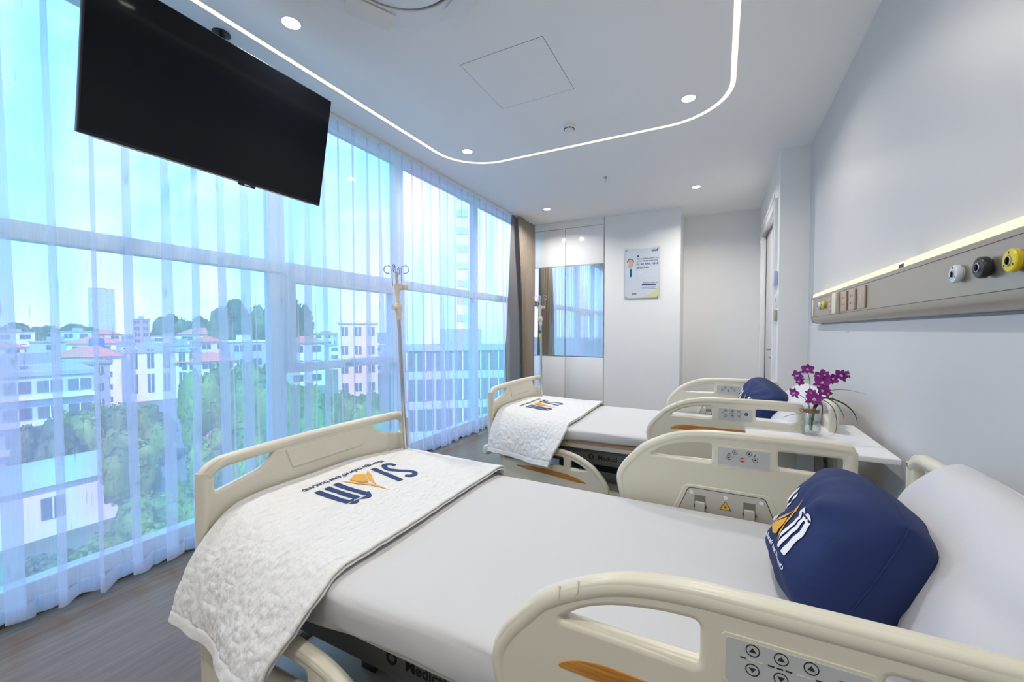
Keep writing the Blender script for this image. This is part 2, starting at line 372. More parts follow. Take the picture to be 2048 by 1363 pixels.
# window wall
bm = BM()
FX0, FX1 = -2.94, -2.86
box(bm, FX0, FX1, .2, 6.02, .03, .12, .004); box(bm, FX0, FX1, .2, 6.02, 2.945, CZ, .004)
box(bm, FX0, FX1+.01, .2, 6.02, 1.715, 1.80, .004)
for y, w in ((.2, .08), (1.83, .11), (3.10, .11), (4.55, .09), (5.92, .08)): box(bm, FX0, FX1, y, y+w, .12, 2.945, .004)
win = struct('window_1', bm, 'alu')
ys = (.28, 1.83, 1.94, 3.10, 3.21, 4.55, 4.64, 5.92)
for a, b in ((.28, 1.83), (1.94, 3.10), (3.21, 4.55), (4.64, 5.92)):
    for c, d in ((.12, 1.715), (1.80, 2.945)):
        if a == 1.94 and c == .12: d = .98
        bm = BM(); box(bm, -2.905, -2.899, a, b, c, d); obj('glass_pane', bm, 'glass', win, 0)
bm = BM()
for q in ((1.94, 3.10, .98, 1.05), (1.94, 3.10, 1.655, 1.715)): box(bm, -2.93, -2.84, *q, .004)
for q in ((1.94, 2.01, 1.05, 1.655), (3.03, 3.10, 1.05, 1.655)): box(bm, -2.93, -2.84, *q, .004)
w2 = struct('window_2', bm, 'alu')
bm = BM(); box(bm, -2.895, -2.889, 2.01, 3.03, 1.05, 1.655); obj('glass_pane', bm, 'glass', w2, 0)
bm = BM(); box(bm, -2.842, -2.825, 2.46, 2.56, 1.0, 1.03, .004); tube(bm, [(-2.82, 2.50, 1.015), (-2.80, 2.50, 1.015), (-2.79, 2.58, 1.015)], .007, 8); obj('window_handle', bm, 'lightgrey', w2)
bm = BM(); box(bm, -2.86, -2.77, .2, 6.02, 0, .03, .003); box(bm, -2.98, -2.86, .2, 6.02, 0, .03); struct('trim_2', bm, 'sill')

# ------------------------------------------------------------------ sheer curtains
def sheer(y0, y1, seed, label, xoff=0):
    R = random.Random(seed)
    pl = []; y = y0+.07
    while y < y1-.05:
        pl.append((y, R.uniform(.014, .024), R.choice((.024, .036, .05, .065, .085)), R.uniform(-.008, .008), R.uniform(.7, 1.2))); y += R.uniform(.125, .165)
    nz = 30; zs = [.035+(2.94-.035)*(i/nz) for i in range(nz+1)]
    def path(z):
        t = 1-z/2.95; P = [Vector((0, y0))]
        for i, (yk, w0, w1, dr, dp) in enumerate(pl):
            w = w0+(w1-w0)*min(1, t*1.6)**.8; d = (.018+.03*t)*dp
            yy = yk+dr*t+.006*math.sin(3*t+i*2.1)*t
            P += [Vector((.004, yy-w*.9)), Vector((0, yy+w*.35)), Vector((d*.35, yy+w*.5)), Vector((d*.55, yy)), Vector((d*.62, yy-w*.45)), Vector((d*.85, yy-w*.4)), Vector((d, yy+.1*w)), Vector((d*.6, yy+w*.8))]
            if i+1 < len(pl): P.append(Vector((-.008*t, (yy+pl[i+1][0])/2)))
        P.append(Vector((0, y1)))
        return catmull([(p.x, p.y, 0) for p in P], 4)
    def surf(bm, z_list, dx=0):
        rows = []
        for z in z_list:
            rows.append([bm.verts.new((-2.715+xoff+p.x+dx+.012*math.sin(p.y*9+z*1.3)*(1-z/3), p.y, z-(.008*math.sin(p.y*31) if z < .1 else 0))) for p in path(z)])
        for A, B in zip(rows, rows[1:]):
            for k in range(len(A)-1): bm.faces.new((A[k], A[k+1], B[k+1], B[k]))
    t = thing('sheer_curtain', label, 'curtain', (0, 0, 0), 0, 'sheer curtains across the window wall')
    bm = BM(); surf(bm, zs); obj('sheer_fabric', bm, 'sheer', t, 60)
    bm = BM(); surf(bm, [.033, .07, .105], .0015); obj('hem', bm, 'sheer_hem', t, 60)
    bm = BM(); surf(bm, [2.855, 2.9, 2.942], .002); obj('heading_tape', bm, 'sheer_hem', t, 60)
    bm = BM(); box(bm, -2.735+xoff, -2.70+xoff, y0, y1, 2.955, 2.979, .003)
    for p in pl: box(bm, -2.722+xoff, -2.714+xoff, p[0]-.004, p[0]+.004, 2.935, 2.957)
    obj('curtain_track', bm, 'white', t)
sheer(.22, 1.83, 3, 'translucent white sheer curtain hanging left of the television, nearest to the camera')
sheer(1.80, 5.28, 8, 'translucent white sheer curtain hanging between the first drip pole and the beige drape', .008)

# beige drape with grey lining pulled back to the far corner
t = thing('blackout_drape', 'beige blackout drape with grey lining gathered in the far window corner', 'curtain', (0, 0, 0))
def lerp(a, b, k): return a+(b-a)*k
def drape_part(name, m, ytop, ybot, xbase, nf, amp, seed):
    bm = BM(); rows = []
    for i in range(25):
        k = i/24; z = lerp(2.965, .03, k); kk = k**.8; a = lerp(ytop[0], ybot[0], kk); b = lerp(ytop[1], ybot[1], kk); row = []
        for j in range(nf*10+1):
            s = j/(nf*10); row.append(bm.verts.new((xbase+amp*(.6+.4*k)*math.sin(s*nf*2*PI+seed)+.01*math.sin(k*5+s*7), lerp(a, b, s), z)))
        rows.append(row)
    for A, B in zip(rows, rows[1:]):
        for q in range(len(A)-1): bm.faces.new((A[q], A[q+1], B[q+1], B[q]))
    bmesh.ops.solidify(bm, geom=bm.faces[:], thickness=.003)
    obj(name, bm, m, t, 60)
drape_part('lining', 'lining', (5.30, 5.62), (5.02, 5.80), -2.70, 2, .012, .5)
drape_part('face_cloth', 'drape', (5.36, 5.97), (5.62, 5.97), -2.645, 6, .022, 1.2)
bm = BM(); box(bm, -2.685, -2.655, 5.25, 6.0, 2.962, 2.979, .003); obj('curtain_track', bm, 'white', t)

# ------------------------------------------------------------------ ceiling fittings
def rrect(x0, x1, y0, y1, r, n=14):
    out = []
    for cx, cy, a0 in ((x1-r, y1-r, 0), (x0+r, y1-r, PI/2), (x0+r, y0+r, PI), (x1-r, y0+r, 1.5*PI)):
        for k in range(n+1): a = a0+PI/2*k/n; out.append(Vector((cx+r*math.cos(a), cy+r*math.sin(a))))
    return out
t = thing('light_strip', 'warm white light strip curving round the ceiling in a long rounded loop', 'ceiling light', (0, 0, CZ))
def ringmesh(w, z0, z1):
    bm = BM(); A = rrect(-2.405-w, .062+w, -.9-w, 3.62+w, .46+w); B = rrect(-2.405+w, .062-w, -.9+w, 3.62-w, .46-w)
    for z, fl in ((z0, 1), (z1, 0)):
        pass
    a0 = [bm.verts.new((*p, z0)) for p in A]; b0 = [bm.verts.new((*p, z0)) for p in B]; a1 = [bm.verts.new((*p, z1)) for p in A]; b1 = [bm.verts.new((*p, z1)) for p in B]
    n = len(A)
    for k in range(n):
        j = (k+1) % n
        bm.faces.new((a0[k], b0[k], b0[j], a0[j])); bm.faces.new((a1[k], a1[j], b1[j], b1[k])); bm.faces.new((a0[k], a0[j], a1[j], a1[k])); bm.faces.new((b0[k], b1[k], b1[j], b0[j]))
    return bm
obj('diffuser', ringmesh(.0155, -.004, .0), 'led', t, 0)
obj('profile', ringmesh(.0185, -.0018, .0005), 'white', t, 0)

dl0 = None
DL = [(-2.11, 1.486, 'bright round ceiling downlight just right of the television'), (-2.134, 3.276, 'round ceiling downlight inside the left bend of the light strip'),
      (-.221, 3.262, 'round ceiling downlight inside the right bend of the light strip'), (-.262, 5.295, 'small round ceiling downlight in front of the recess near the door'),
      (-2.162, 5.332, 'small round ceiling downlight in front of the glossy wardrobe'), (-.215, 1.45, 'round ceiling downlight over the head half of the nearest bed'), (-.215, -.35, 'round ceiling downlight over the head side just behind the viewpoint'), (-2.11, -.35, 'round ceiling downlight over the window side behind the viewpoint')]
def downlight(x, y, label):
    t = thing('downlight', label, 'ceiling light', (x, y, CZ), 0, 'round ceiling downlights' )
    bm = BM(); lathe(bm, [(.0, -.0035), (.045, -.0035), (.046, 0)], n=32); obj('lens', bm, 'lamp', t, 40)
    bm = BM(); lathe(bm, [(.046, 0), (.046, -.005), (.056, -.004), (.058, 0)], n=32); obj('trim_ring', bm, 'white', t, 40)
    l = lamp('downlight_bulb', 'AREA', (0, 0, -.008), (0, 0, 0), DOWN_W*(1.45 if y > 5 else .5 if (x > -1 and y > 0 and y < 2) else 1), (1, .95, .88), shape='DISK', size=.09, spread=math.radians(150)); l.parent = t
for d in DL: downlight(*d)

t = thing('smoke_detector', 'white round smoke detector on the ceiling beside the light strip', 'smoke detector', (-1.12, 3.24, CZ))
bm = BM(); lathe(bm, [(0, -.012), (.052, -.012), (.055, -.006), (.055, 0)], n=32); obj('base_plate', bm, 'white', t)
bm = BM(); lathe(bm, [(0, -.052), (.02, -.052), (.036, -.046), (.040, -.036), (.044, -.034), (.046, -.013)], n=32); obj('housing', bm, 'white', t)
bm = BM()
for k in range(12):
    a = 2*PI*k/12; box(bm, .0385, .0435, -.0075, .0075, -.040, -.033, mtx=Matrix.Rotation(a, 4, 'Z'))
obj('vent_slot', bm, 'black', t, 0)
t = thing('fire_sprinkler', 'small chrome fire sprinkler head on the ceiling', 'sprinkler', (-1.138, 4.532, CZ))
bm = BM(); lathe(bm, [(0, -.008), (.02, -.008), (.034, -.002), (.035, 0)], n=24); obj('escutcheon', bm, 'chrome', t)
bm = BM(); cyl(bm, (0, 0, -.008), (0, 0, -.026), .009); tube(bm, [(.008, 0, -.024), (.016, 0, -.036), (.004, 0, -.05)], .0022, 6); tube(bm, [(-.008, 0, -.024), (-.016, 0, -.036), (-.004, 0, -.05)], .0022, 6); cyl(bm, (0, 0, -.026), (0, 0, -.048), .0025)
obj('sprinkler_body', bm, 'chrome', t)
bm = BM(); lathe(bm, [(0, -.053), (.015, -.052), (.016, -.050), (0, -.049)], n=16); obj('deflector', bm, 'chrome', t)

t = thing('access_panel', 'square flush ceiling access panel outlined by a thin dark gap', 'ceiling panel', (-1.207, 2.49, CZ))
bm = BM(); box(bm, -.281, .281, -.285, .285, -.0012, 0); obj('panel_board', bm, 'ceiling', t, 0)
bm = BM()
for q in ((-.2835, .2835, .2855, .2875), (-.2835, .2835, -.2875, -.2855), (-.2835, -.2815, -.2855, .2855), (.2815, .2835, -.2855, .2855)): box(bm, *q, -.0008, 0)
obj('gap', bm, 'midgrey', t, 0)

# round-flow cassette air conditioner
t = thing('air_conditioner', 'white ceiling cassette air conditioner with round cover, cut off at the top edge', 'air conditioner', (-1.31, 1.425, CZ))
bm = BM(); add_mesh(bm, shape([rrect(-.44, .44, -.44, .44, .05, 6)], .004, .002), T(0, 0, -.004)); obj('ceiling_plate', bm, 'ceiling', t)
bm = BM(); add_mesh(bm, shape([rrect(-.40, .40, -.40, .40, .30, 12), [Vector((.30*math.cos(2*PI*k/48), .30*math.sin(2*PI*k/48))) for k in range(48)]], .012, .008), T(0, 0, -.02)); obj('outer_panel', bm, 'white', t)
bm = BM(); lathe(bm, [(0, -.052), (.10, -.052), (.22, -.048), (.272, -.038), (.285, -.026), (.28, -.016), (0, -.014)], n=64); obj('round_cover', bm, 'white', t)
bm = BM(); lathe(bm, [(.0, -.010), (.31, -.010)], n=48); obj('air_slot', bm, 'dark', t, 0)
bm = BM(); lathe(bm, [(.055, -.0535), (.06, -.0545), (.065, -.0530)], n=40); obj('cover_ring', bm, 'lightgrey', t)
for k in range(4):
    bm = BM(); box(bm, -.12, .12, .0, .10, -.004, .006, .004); f = obj('louvre_flap', bm, 'white', t)
    a = PI/2*k+math.radians(63); f.location = (.305*math.cos(a), .305*math.sin(a), -.042); f.rotation_euler = (math.radians(-14), 0, a-PI/2)

# ------------------------------------------------------------------ television
tv = thing('television', 'large black flat television hung tilted from the ceiling in front of the sheer curtain', 'television', (-2.24, 1.245, 2.411), 0)
th = math.atan(.12/.625)
R_ = Matrix(((0, math.sin(th), math.cos(th), 0), (1, 0, 0, 0), (0, math.cos(th), -math.sin(th), 0), (0, 0, 0, 1)))   # local x->Y, y->up leaning to +X, z->facing
hw, hh = .557, .322
bm = BM(); box(bm, -hw, hw, -hh, hh, -.03, -.002, .004, mtx=R_); obj('cabinet', bm, 'tvblack', tv)
bm = BM(); box(bm, -hw+.006, hw-.006, -hh+.014, hh-.006, -.002, .0012, mtx=R_); obj('screen', bm, 'screen', tv, 0)
bm = BM(); box(bm, -.42, .42, -.25, .22, -.07, -.028, .015, mtx=R_); obj('back_housing', bm, 'tvblack', tv)
bm = BM(); box(bm, -hw+.05, hw-.05, -hh-.004, -hh+.001, -.02, -.004, .001, mtx=R_); obj('chrome_strip', bm, 'lightgrey', tv)
bm = BM(); box(bm, .06, .15, -hh-.016, -hh+.004, -.012, .0, .003, mtx=R_); box(bm, .09, .12, -hh-.012, -hh-.006, 0, .0006, 0, 1, mtx=R_); obj('sensor_tab', bm, ['tvblack', 'whiteprint'], tv)
bm = BM(); box(bm, -.2, .2, -.12, .12, -.085, -.07, .003, mtx=R_); cyl(bm, (-.30, .115, .02), (-.30, .115, .565), .016)
tube(bm, [(-.30, .115, .05), (-.18, .04, .03), (-.09, 0, .02)], .018, 10); lathe(bm, [(0, .569), (.045, .569), (.045, .562), (.025, .555), (.018, .545)], c=(-.30, .115, 0), n=24)
obj('ceiling_mount', bm, 'tvblack', tv)
bm = BM(); tube(bm, catmull([(-.10, -.12, .05), (-.16, -.16, -.10), (-.20, -.10, -.02), (-.26, .05, .2), (-.285, .09, .5), (-.285, .095, .565)], 6), .004, 6); obj('cable', bm, 'black', tv)

# ------------------------------------------------------------------ wardrobe with mirrored doors
t = thing('wardrobe', 'glossy white built-in wardrobe with mirrored middle doors in the far corner', 'wardrobe', (-2.15, PY, 0))
bm = BM(); box(bm, -.565, .60, .0, .55, 0, CZ-.001); obj('carcass', bm, 'wall', t, 0)
for (a, b) in ((-.565, -.003), (.003, .597)):
    bm = BM(); box(bm, a, b, -.02, -.002, 2.295, 2.865, .0015); obj('door', bm, 'whitegloss', t)
    bm = BM(); box(bm, a, b, -.02, -.002, .09, .885, .0015); obj('door', bm, 'whitegloss', t)
    bm = BM(); box(bm, a, b, -.02, -.002, .893, 2.287, .001); d = obj('door', bm, 'lightgrey', t)
    bm = BM(); box(bm, a+.003, b-.003, -.0215, -.0195, .898, 2.280); obj('mirror', bm, 'mirror', d, 0)
    bm = BM(); box(bm, a, b, -.026, -.0195, 2.280, 2.289, .001); obj('handle_rail', bm, 'lightgrey', d)
bm = BM(); box(bm, -.565, .597, -.018, 0, 2.872, CZ-.001); obj('filler', bm, 'wall', t, 0)
bm = BM(); box(bm, -.565, .597, -.012, 0, 0, .085); obj('plinth', bm, 'wall', t, 0)

# ------------------------------------------------------------------ door, wall plates
bm = BM()
box(bm, SX-.03, SX+.03, 4.72, 4.81, 0, 2.58, .004); box(bm, SX-.03, SX+.03, 6.16, 6.26, 0, 2.58, .004); box(bm, SX-.03, SX+.03, 4.81, 6.16, 2.49, 2.58, .004)
box(bm, SX-.038, SX-.028, 4.70, 6.28, 2.57, 2.60, .003)
door = struct('door_1', bm, 'whitegloss', smooth=35)
for a, b in ((4.815, 5.345), (5.35, 6.155)):
    bm = BM(); box(bm, SX+.035, SX+.075, a, b, .006, 2.485, .002)
    lf = obj('door_leaf', bm, 'wall_gloss', door)
bm = BM(); box(bm, -.008, 0, -.022, .022, -.13, .10, .003); cyl(bm, (0, 0, .03), (-.045, 0, .03), .010, 12); tube(bm, [(-.045, -.005, .03), (-.048, .06, .03), (-.046, .12, .03)], .009, 10); cyl(bm, (0, 0, -.06), (-.03, 0, -.06), .011, 14)
obj('door_handle', bm, 'chrome', lf, loc=(SX+.035, 5.42, 1.05))
bm = BM(); box(bm, -.03, 0, -.035, .035, -.062, .062, .006); o = obj('hand_sanitizer', bm, 'purplelabel', loc=(SX, 4.66, 1.80)); tag(o, 'lilac plastic dispenser on the wall between door frame and corner, above the switch', 'dispenser')
bm = BM(); box(bm, -.012, 0, -.035, .035, -.055, .055, .003); o = obj('light_switch', bm, 'white', loc=(SX, 4.66, 1.59)); tag(o, 'white wall switch beside the door frame, between dispenser and card holder', 'switch')
bm = BM(); box(bm, -.004, 0, -.015, .015, -.02, .02, .001, mtx=T(-.012, 0, 0)); obj('rocker', bm, 'purplelabel', o)
bm = BM(); box(bm, -.025, 0, -.03, .03, -.05, .05, .004); o = obj('key_card_holder', bm, 'champagne', loc=(SX, 4.66, 1.44)); tag(o, 'small champagne metal key card holder, lowest of the fittings beside the door frame', 'card holder')

# ------------------------------------------------------------------ poster
t = thing('wall_poster', 'clear acrylic poster with a portrait and blue printed words on the white column', 'poster', (-1.0, PY, 2.11))
bm = BM(); add_mesh(bm, shape([fillet([(-.245, -.36), (.245, -.36), (.245, .375), (.12, .352), (-.02, .345), (-.245, .375)], [.02, .02, .02, .1, .1, .02])], .002, .001), XZ @ T(0, 0, .018)); obj('acrylic_sheet', bm, 'acrylic', t, 0)
bm = BM(); box(bm, -.232, .232, -.0165, -.0155, -.352, .345); obj('printed_sheet', bm, 'postpaper', t, 0)
bm = BM()
add_mesh(bm, shape([[Vector((-.16+.045*math.cos(a)*.95, .145+.06*math.sin(a))) for a in [2*PI*k/24 for k in range(24)]]], .0003), XZ @ T(0, 0, .0172), 0)
add_mesh(bm, shape([[Vector((-.16+.05*math.cos(a), .165+.055*math.sin(a))) for a in [PI*k/16-.1 for k in range(18)]]], .0002), XZ @ T(0, 0, .0169), 1)
add_mesh(bm, shape([fillet([(-.225, -.08), (-.10, -.08), (-.09, .06), (-.14, .09), (-.18, .09), (-.225, .05)], .02)], .0003), XZ @ T(0, 0, .0168), 2)
add_mesh(bm, shape([[Vector(p) for p in ((-.165, .07), (-.145, .07), (-.138, -.03), (-.155, -.055), (-.170, -.03))]], .0003), XZ @ T(0, 0, .0174), 3)
obj('portrait_print', bm, ['skin', 'col_grey', 'coatprint', 'blueprint'], t, 0)
bm = BM()
for s, sz, x, z, b in (('Không chỉ thẩm mỹ để đẹp', .026, -.075, .20, .0004), ('mà còn để giúp khách hàng', .026, -.075, .168, .0004), ('tự tin hơn, hạnh', .045, -.075, .118, .0008), ('phúc hơn', .045, -.075, .065, .0008), ('Bệnh viện thẩm mỹ', .024, .02, -.145, .0004)):
    add_mesh(bm, text_mesh(s, sz, .0002, bold=b), XZ @ T(x, z, .0172), 0)
for q in ((0.0, .19, -.176, -.156), (.0, .2, -.198, -.195), (.0, .17, -.212, -.209), (.0, .2, -.226, -.223)): box(bm, q[0], q[1], -.0174, -.0168, q[2], q[3])
add_mesh(bm, shape([[Vector((-.055+.014*math.cos(a), .245+.014*math.sin(a))) for a in [2*PI*k/16 for k in range(16)]]], .0003), XZ @ T(0, 0, .0172), 0)
add_mesh(bm, text_mesh('SIAM', .04, .0002, bold=.001), XZ @ T(.13, .30, .0172), 0)
add_mesh(bm, text_mesh('SIAM', .03, .0002, bold=.001), XZ @ T(-.14, -.30, .0172), 2)
add_mesh(bm, shape([[Vector(p) for p in ((.232, -.20), (.232, -.352), (-.02, -.352), (.10, -.30))]], .0003), XZ @ T(0, 0, .0168), 1)
obj('printed_text', bm, ['blueprint', 'yelprint', 'redmark'], t, 0)
for x, z in ((-.215, .335), (.215, .335), (-.215, -.335), (.215, -.335)):
    bm = BM(); cyl(bm, (x, 0, z), (x, -.026, z), .009, 14, bev=.002); obj('standoff', bm, 'chrome', t)

# ------------------------------------------------------------------ bedhead service panel
PX = .655
t = thing('bedhead_panel', 'long champagne metal medical service panel with warm light along its top on the right wall', 'medical wall panel', (0, 0, 0))
prof = [Vector(p) for p in ((RX-.001, 1.352), (.688, 1.352), (.668, 1.362), (.657, 1.384), (PX, 1.41), (PX, 1.535), (.658, 1.553), (.662, 1.556), (RX-.001, 1.548))]
def extr(bm, prof, y0, y1, mi=0):
    A = [bm.verts.new((p[0], y0, p[1])) for p in prof]; B = [bm.verts.new((p[0], y1, p[1])) for p in prof]; n = len(A)
    for k in range(n):
        f = bm.faces.new((A[k], A[(k+1) % n], B[(k+1) % n], B[k])); f.material_index = mi
    f = bm.faces.new(A[::-1]); f.material_index = mi; f = bm.faces.new(B); f.material_index = mi
    bmesh.ops.recalc_face_normals(bm, faces=bm.faces[:])
PY0, PY1 = -.6, 4.01
bm = BM(); extr(bm, prof, PY0, PY1); obj('housing', bm, 'champagne', t, 40)
bm = BM(); extr(bm, [(RX-.001, 1.550), (.6615, 1.5565), (.6625, 1.572), (.673, 1.5845), (RX-.001, 1.589)], PY0+.01, 2.20); obj('light_diffuser', bm, 'panel_led', t, 0)
bm = BM(); extr(bm, [(RX-.001, 1.550), (.6615, 1.5565), (.6625, 1.572), (.673, 1.5845), (RX-.001, 1.589)], 2.26, PY1-.01); obj('light_diffuser', bm, 'panel_led', t, 0)
bm = BM(); extr(bm, [(RX-.001, 1.551), (.663, 1.557), (.665, 1.572), (RX-.001, 1.580)], 2.20, 2.26); obj('diffuser_joint', bm, 'black', t, 0)
bm = BM()
for z in (1.535, 1.402): box(bm, PX-.0006, PX+.002, PY0, PY1-.006, z-.0008, z+.0008)
obj('seam_line', bm, 'black', t, 0)
bm = BM(); extr(bm, [(RX-.002, 1.350), (.687, 1.350), (.666, 1.360), (.655, 1.384), (PX-.002, 1.41), (PX-.002, 1.535), (.656, 1.557), (.667, 1.568), (RX-.002, 1.570)], PY1, PY1+.006); obj('end_cap', bm, 'col_grey', t, 40)
bm = BM(); box(bm, PX-.005, PX, 3.92, 3.98, 1.404, 1.534, .002); obj('end_plate', bm, 'ivory', t)
def outlet(y, z, r, m, dp=1.0):
    q = BM(); Ry = Matrix.Rotation(-PI/2, 4, 'Y') @ Matrix.Diagonal((1, 1, .48*dp, 1))
    lathe(q, [(0, 0), (r*.78, 0), (r*.78, .008), (r*.86, .011), (r, .015), (r, .034), (r*.9, .041), (r*.45, .042), (r*.42, .036)], n=32, mtx=T(PX, y, z) @ Ry)
    o = obj('gas_outlet', q, m, t, 40)
    q = BM(); lathe(q, [(r*.43, .036), (r*.42, .046), (r*.34, .047), (r*.32, .03)], n=24, mtx=T(PX, y, z) @ Ry); obj('socket_ring', q, 'chrome', o)
    q = BM(); lathe(q, [(0, .031), (r*.33, .031)], n=20, mtx=T(PX, y, z) @ Ry); box(q, -.0185*dp, -.015*dp, -r*.12, r*.12, -r*.2, r*.2, mi=0, mtx=T(PX, y, z)); obj('socket_core', q, 'black', o)
    q = BM()
    for a in (0, 2.1, 4.2):
        box(q, -.0204*dp, -.0196*dp, -.002, .002, -.003, .003, mtx=T(PX, y-r*.7*math.sin(a), z+r*.7*math.cos(a)))
    obj('printed_mark', q, 'mark' if m != 'black' else 'whiteprint', o, 0)
M['gas_yellow'] = mat('yellow_gas_outlet', (.80, .62, .02), .35); M['gas_black'] = mat('black_gas_outlet', (.015, .017, .02), .3); M['gas_white'] = mat('white_gas_outlet', (.72, .75, .78), .3)
outlet(1.735, 1.471, .027, 'gas_white'); outlet(1.585, 1.471, .030, 'gas_black', 1.25); outlet(1.462, 1.471, .029, 'gas_yellow')
outlet(3.66, 1.474, .027, 'gas_white'); outlet(3.54, 1.474, .027, 'gas_yellow')
def plate(y0, y1, z0, z1, m, d, name, nb):
    q = BM(); box(q, PX-d, PX, y0, y1, z0, z1, .002); o = obj(name, q, m, t)
    q = BM()
    for zz in nb:
        for dy in (-.012, .012): box(q, PX-d-.0006, PX-d, (y0+y1)/2+dy-.002, (y0+y1)/2+dy+.002, zz-.006, zz+.006)
    if nb: obj('socket_slot', q, 'mark', o, 0)
    return o
plate(3.30, 3.42, 1.425, 1.515, 'socket', .008, 'power_socket', (1.485, 1.455))
plate(3.16, 3.25, 1.404, 1.532, 'ivory', .02, 'call_button_box', ())
plate(2.98, 3.09, 1.412, 1.525, 'socket', .008, 'power_socket', (1.49, 1.45))
plate(2.81, 2.92, 1.412, 1.525, 'socket', .008, 'power_socket', (1.49, 1.45))
o = plate(2.64, 2.75, 1.412, 1.525, 'socket', .008, 'light_switch', ()); bm = BM(); box(bm, PX-.010, PX-.008, 2.69, 2.70, 1.455, 1.485); obj('rocker', bm, 'ivory', o)

# ------------------------------------------------------------------ hospital bed
# bed local frame: x as in the room (foot at -1.476, head at .54), y measured from the bed's centre line
def board(name, top, bot, bx, parent, head=False):
    hwid = .4875; out = []
    pts = [(-hwid, bot), (-hwid, top-.075), (-hwid+.010, top-.035), (-hwid+.05, top-.008), (-.36, top), (0, top+.006), (.36, top), (hwid-.05, top-.008), (hwid-.010, top-.035), (hwid, top-.075), (hwid, bot)]
    ol = [Vector(pts[0])]+[Vector(v[:2]) for v in catmull([(p[0], p[1], 0) for p in pts[1:-1]], 6)]+[Vector(pts[-1])]
    def hole(s):
        h = fillet([(s*.442, top-.115), (s*.442, top-.034), (s*.24, top-.028), (s*.255, top-.055), (s*.288, top-.082)], [.016, .02, .012, .03, .025])
        return h if s > 0 else h[::-1]
    bm = BM(); me = shape([ol, hole(1), hole(-1)], .016, .010, 4); add_mesh(bm, me, T(bx, 0, 0) @ YZ)
    # rounded top bar and side bars
    bar = [(bx, -hwid+.016, bot+.02), (bx, -hwid+.016, top-.08)]+[(bx, p[0]*(1-.016/hwid), p[1]-.018) for p in pts[2:-2]]+[(bx, hwid-.016, top-.08), (bx, hwid-.016, bot+.02)]
    tube(bm, catmull(bar, 6), .0205, 14)
    sx = 1 if not head else -1
    # moulded raised panel between the holes and a curved crease below
    add_mesh(bm, shape([fillet([(-.20, top-.036), (.20, top-.036), (.172, top-.112), (-.172, top-.112)], .012)], .004, .003), T(bx+sx*.0165, 0, 0) @ YZ)
    cr = [Vector((-.38+.76*k/20, top-.17-.035*(1-(2*k/20-1)**2))) for k in range(21)]
    add_mesh(bm, shape([cr+[Vector((.38, top-.182))]+[Vector((p.x, p.y-.012)) for p in reversed(cr)]], .004, .003), T(bx+sx*.0155, 0, 0) @ YZ)
    return obj(name, bm, 'beige', parent, 50)

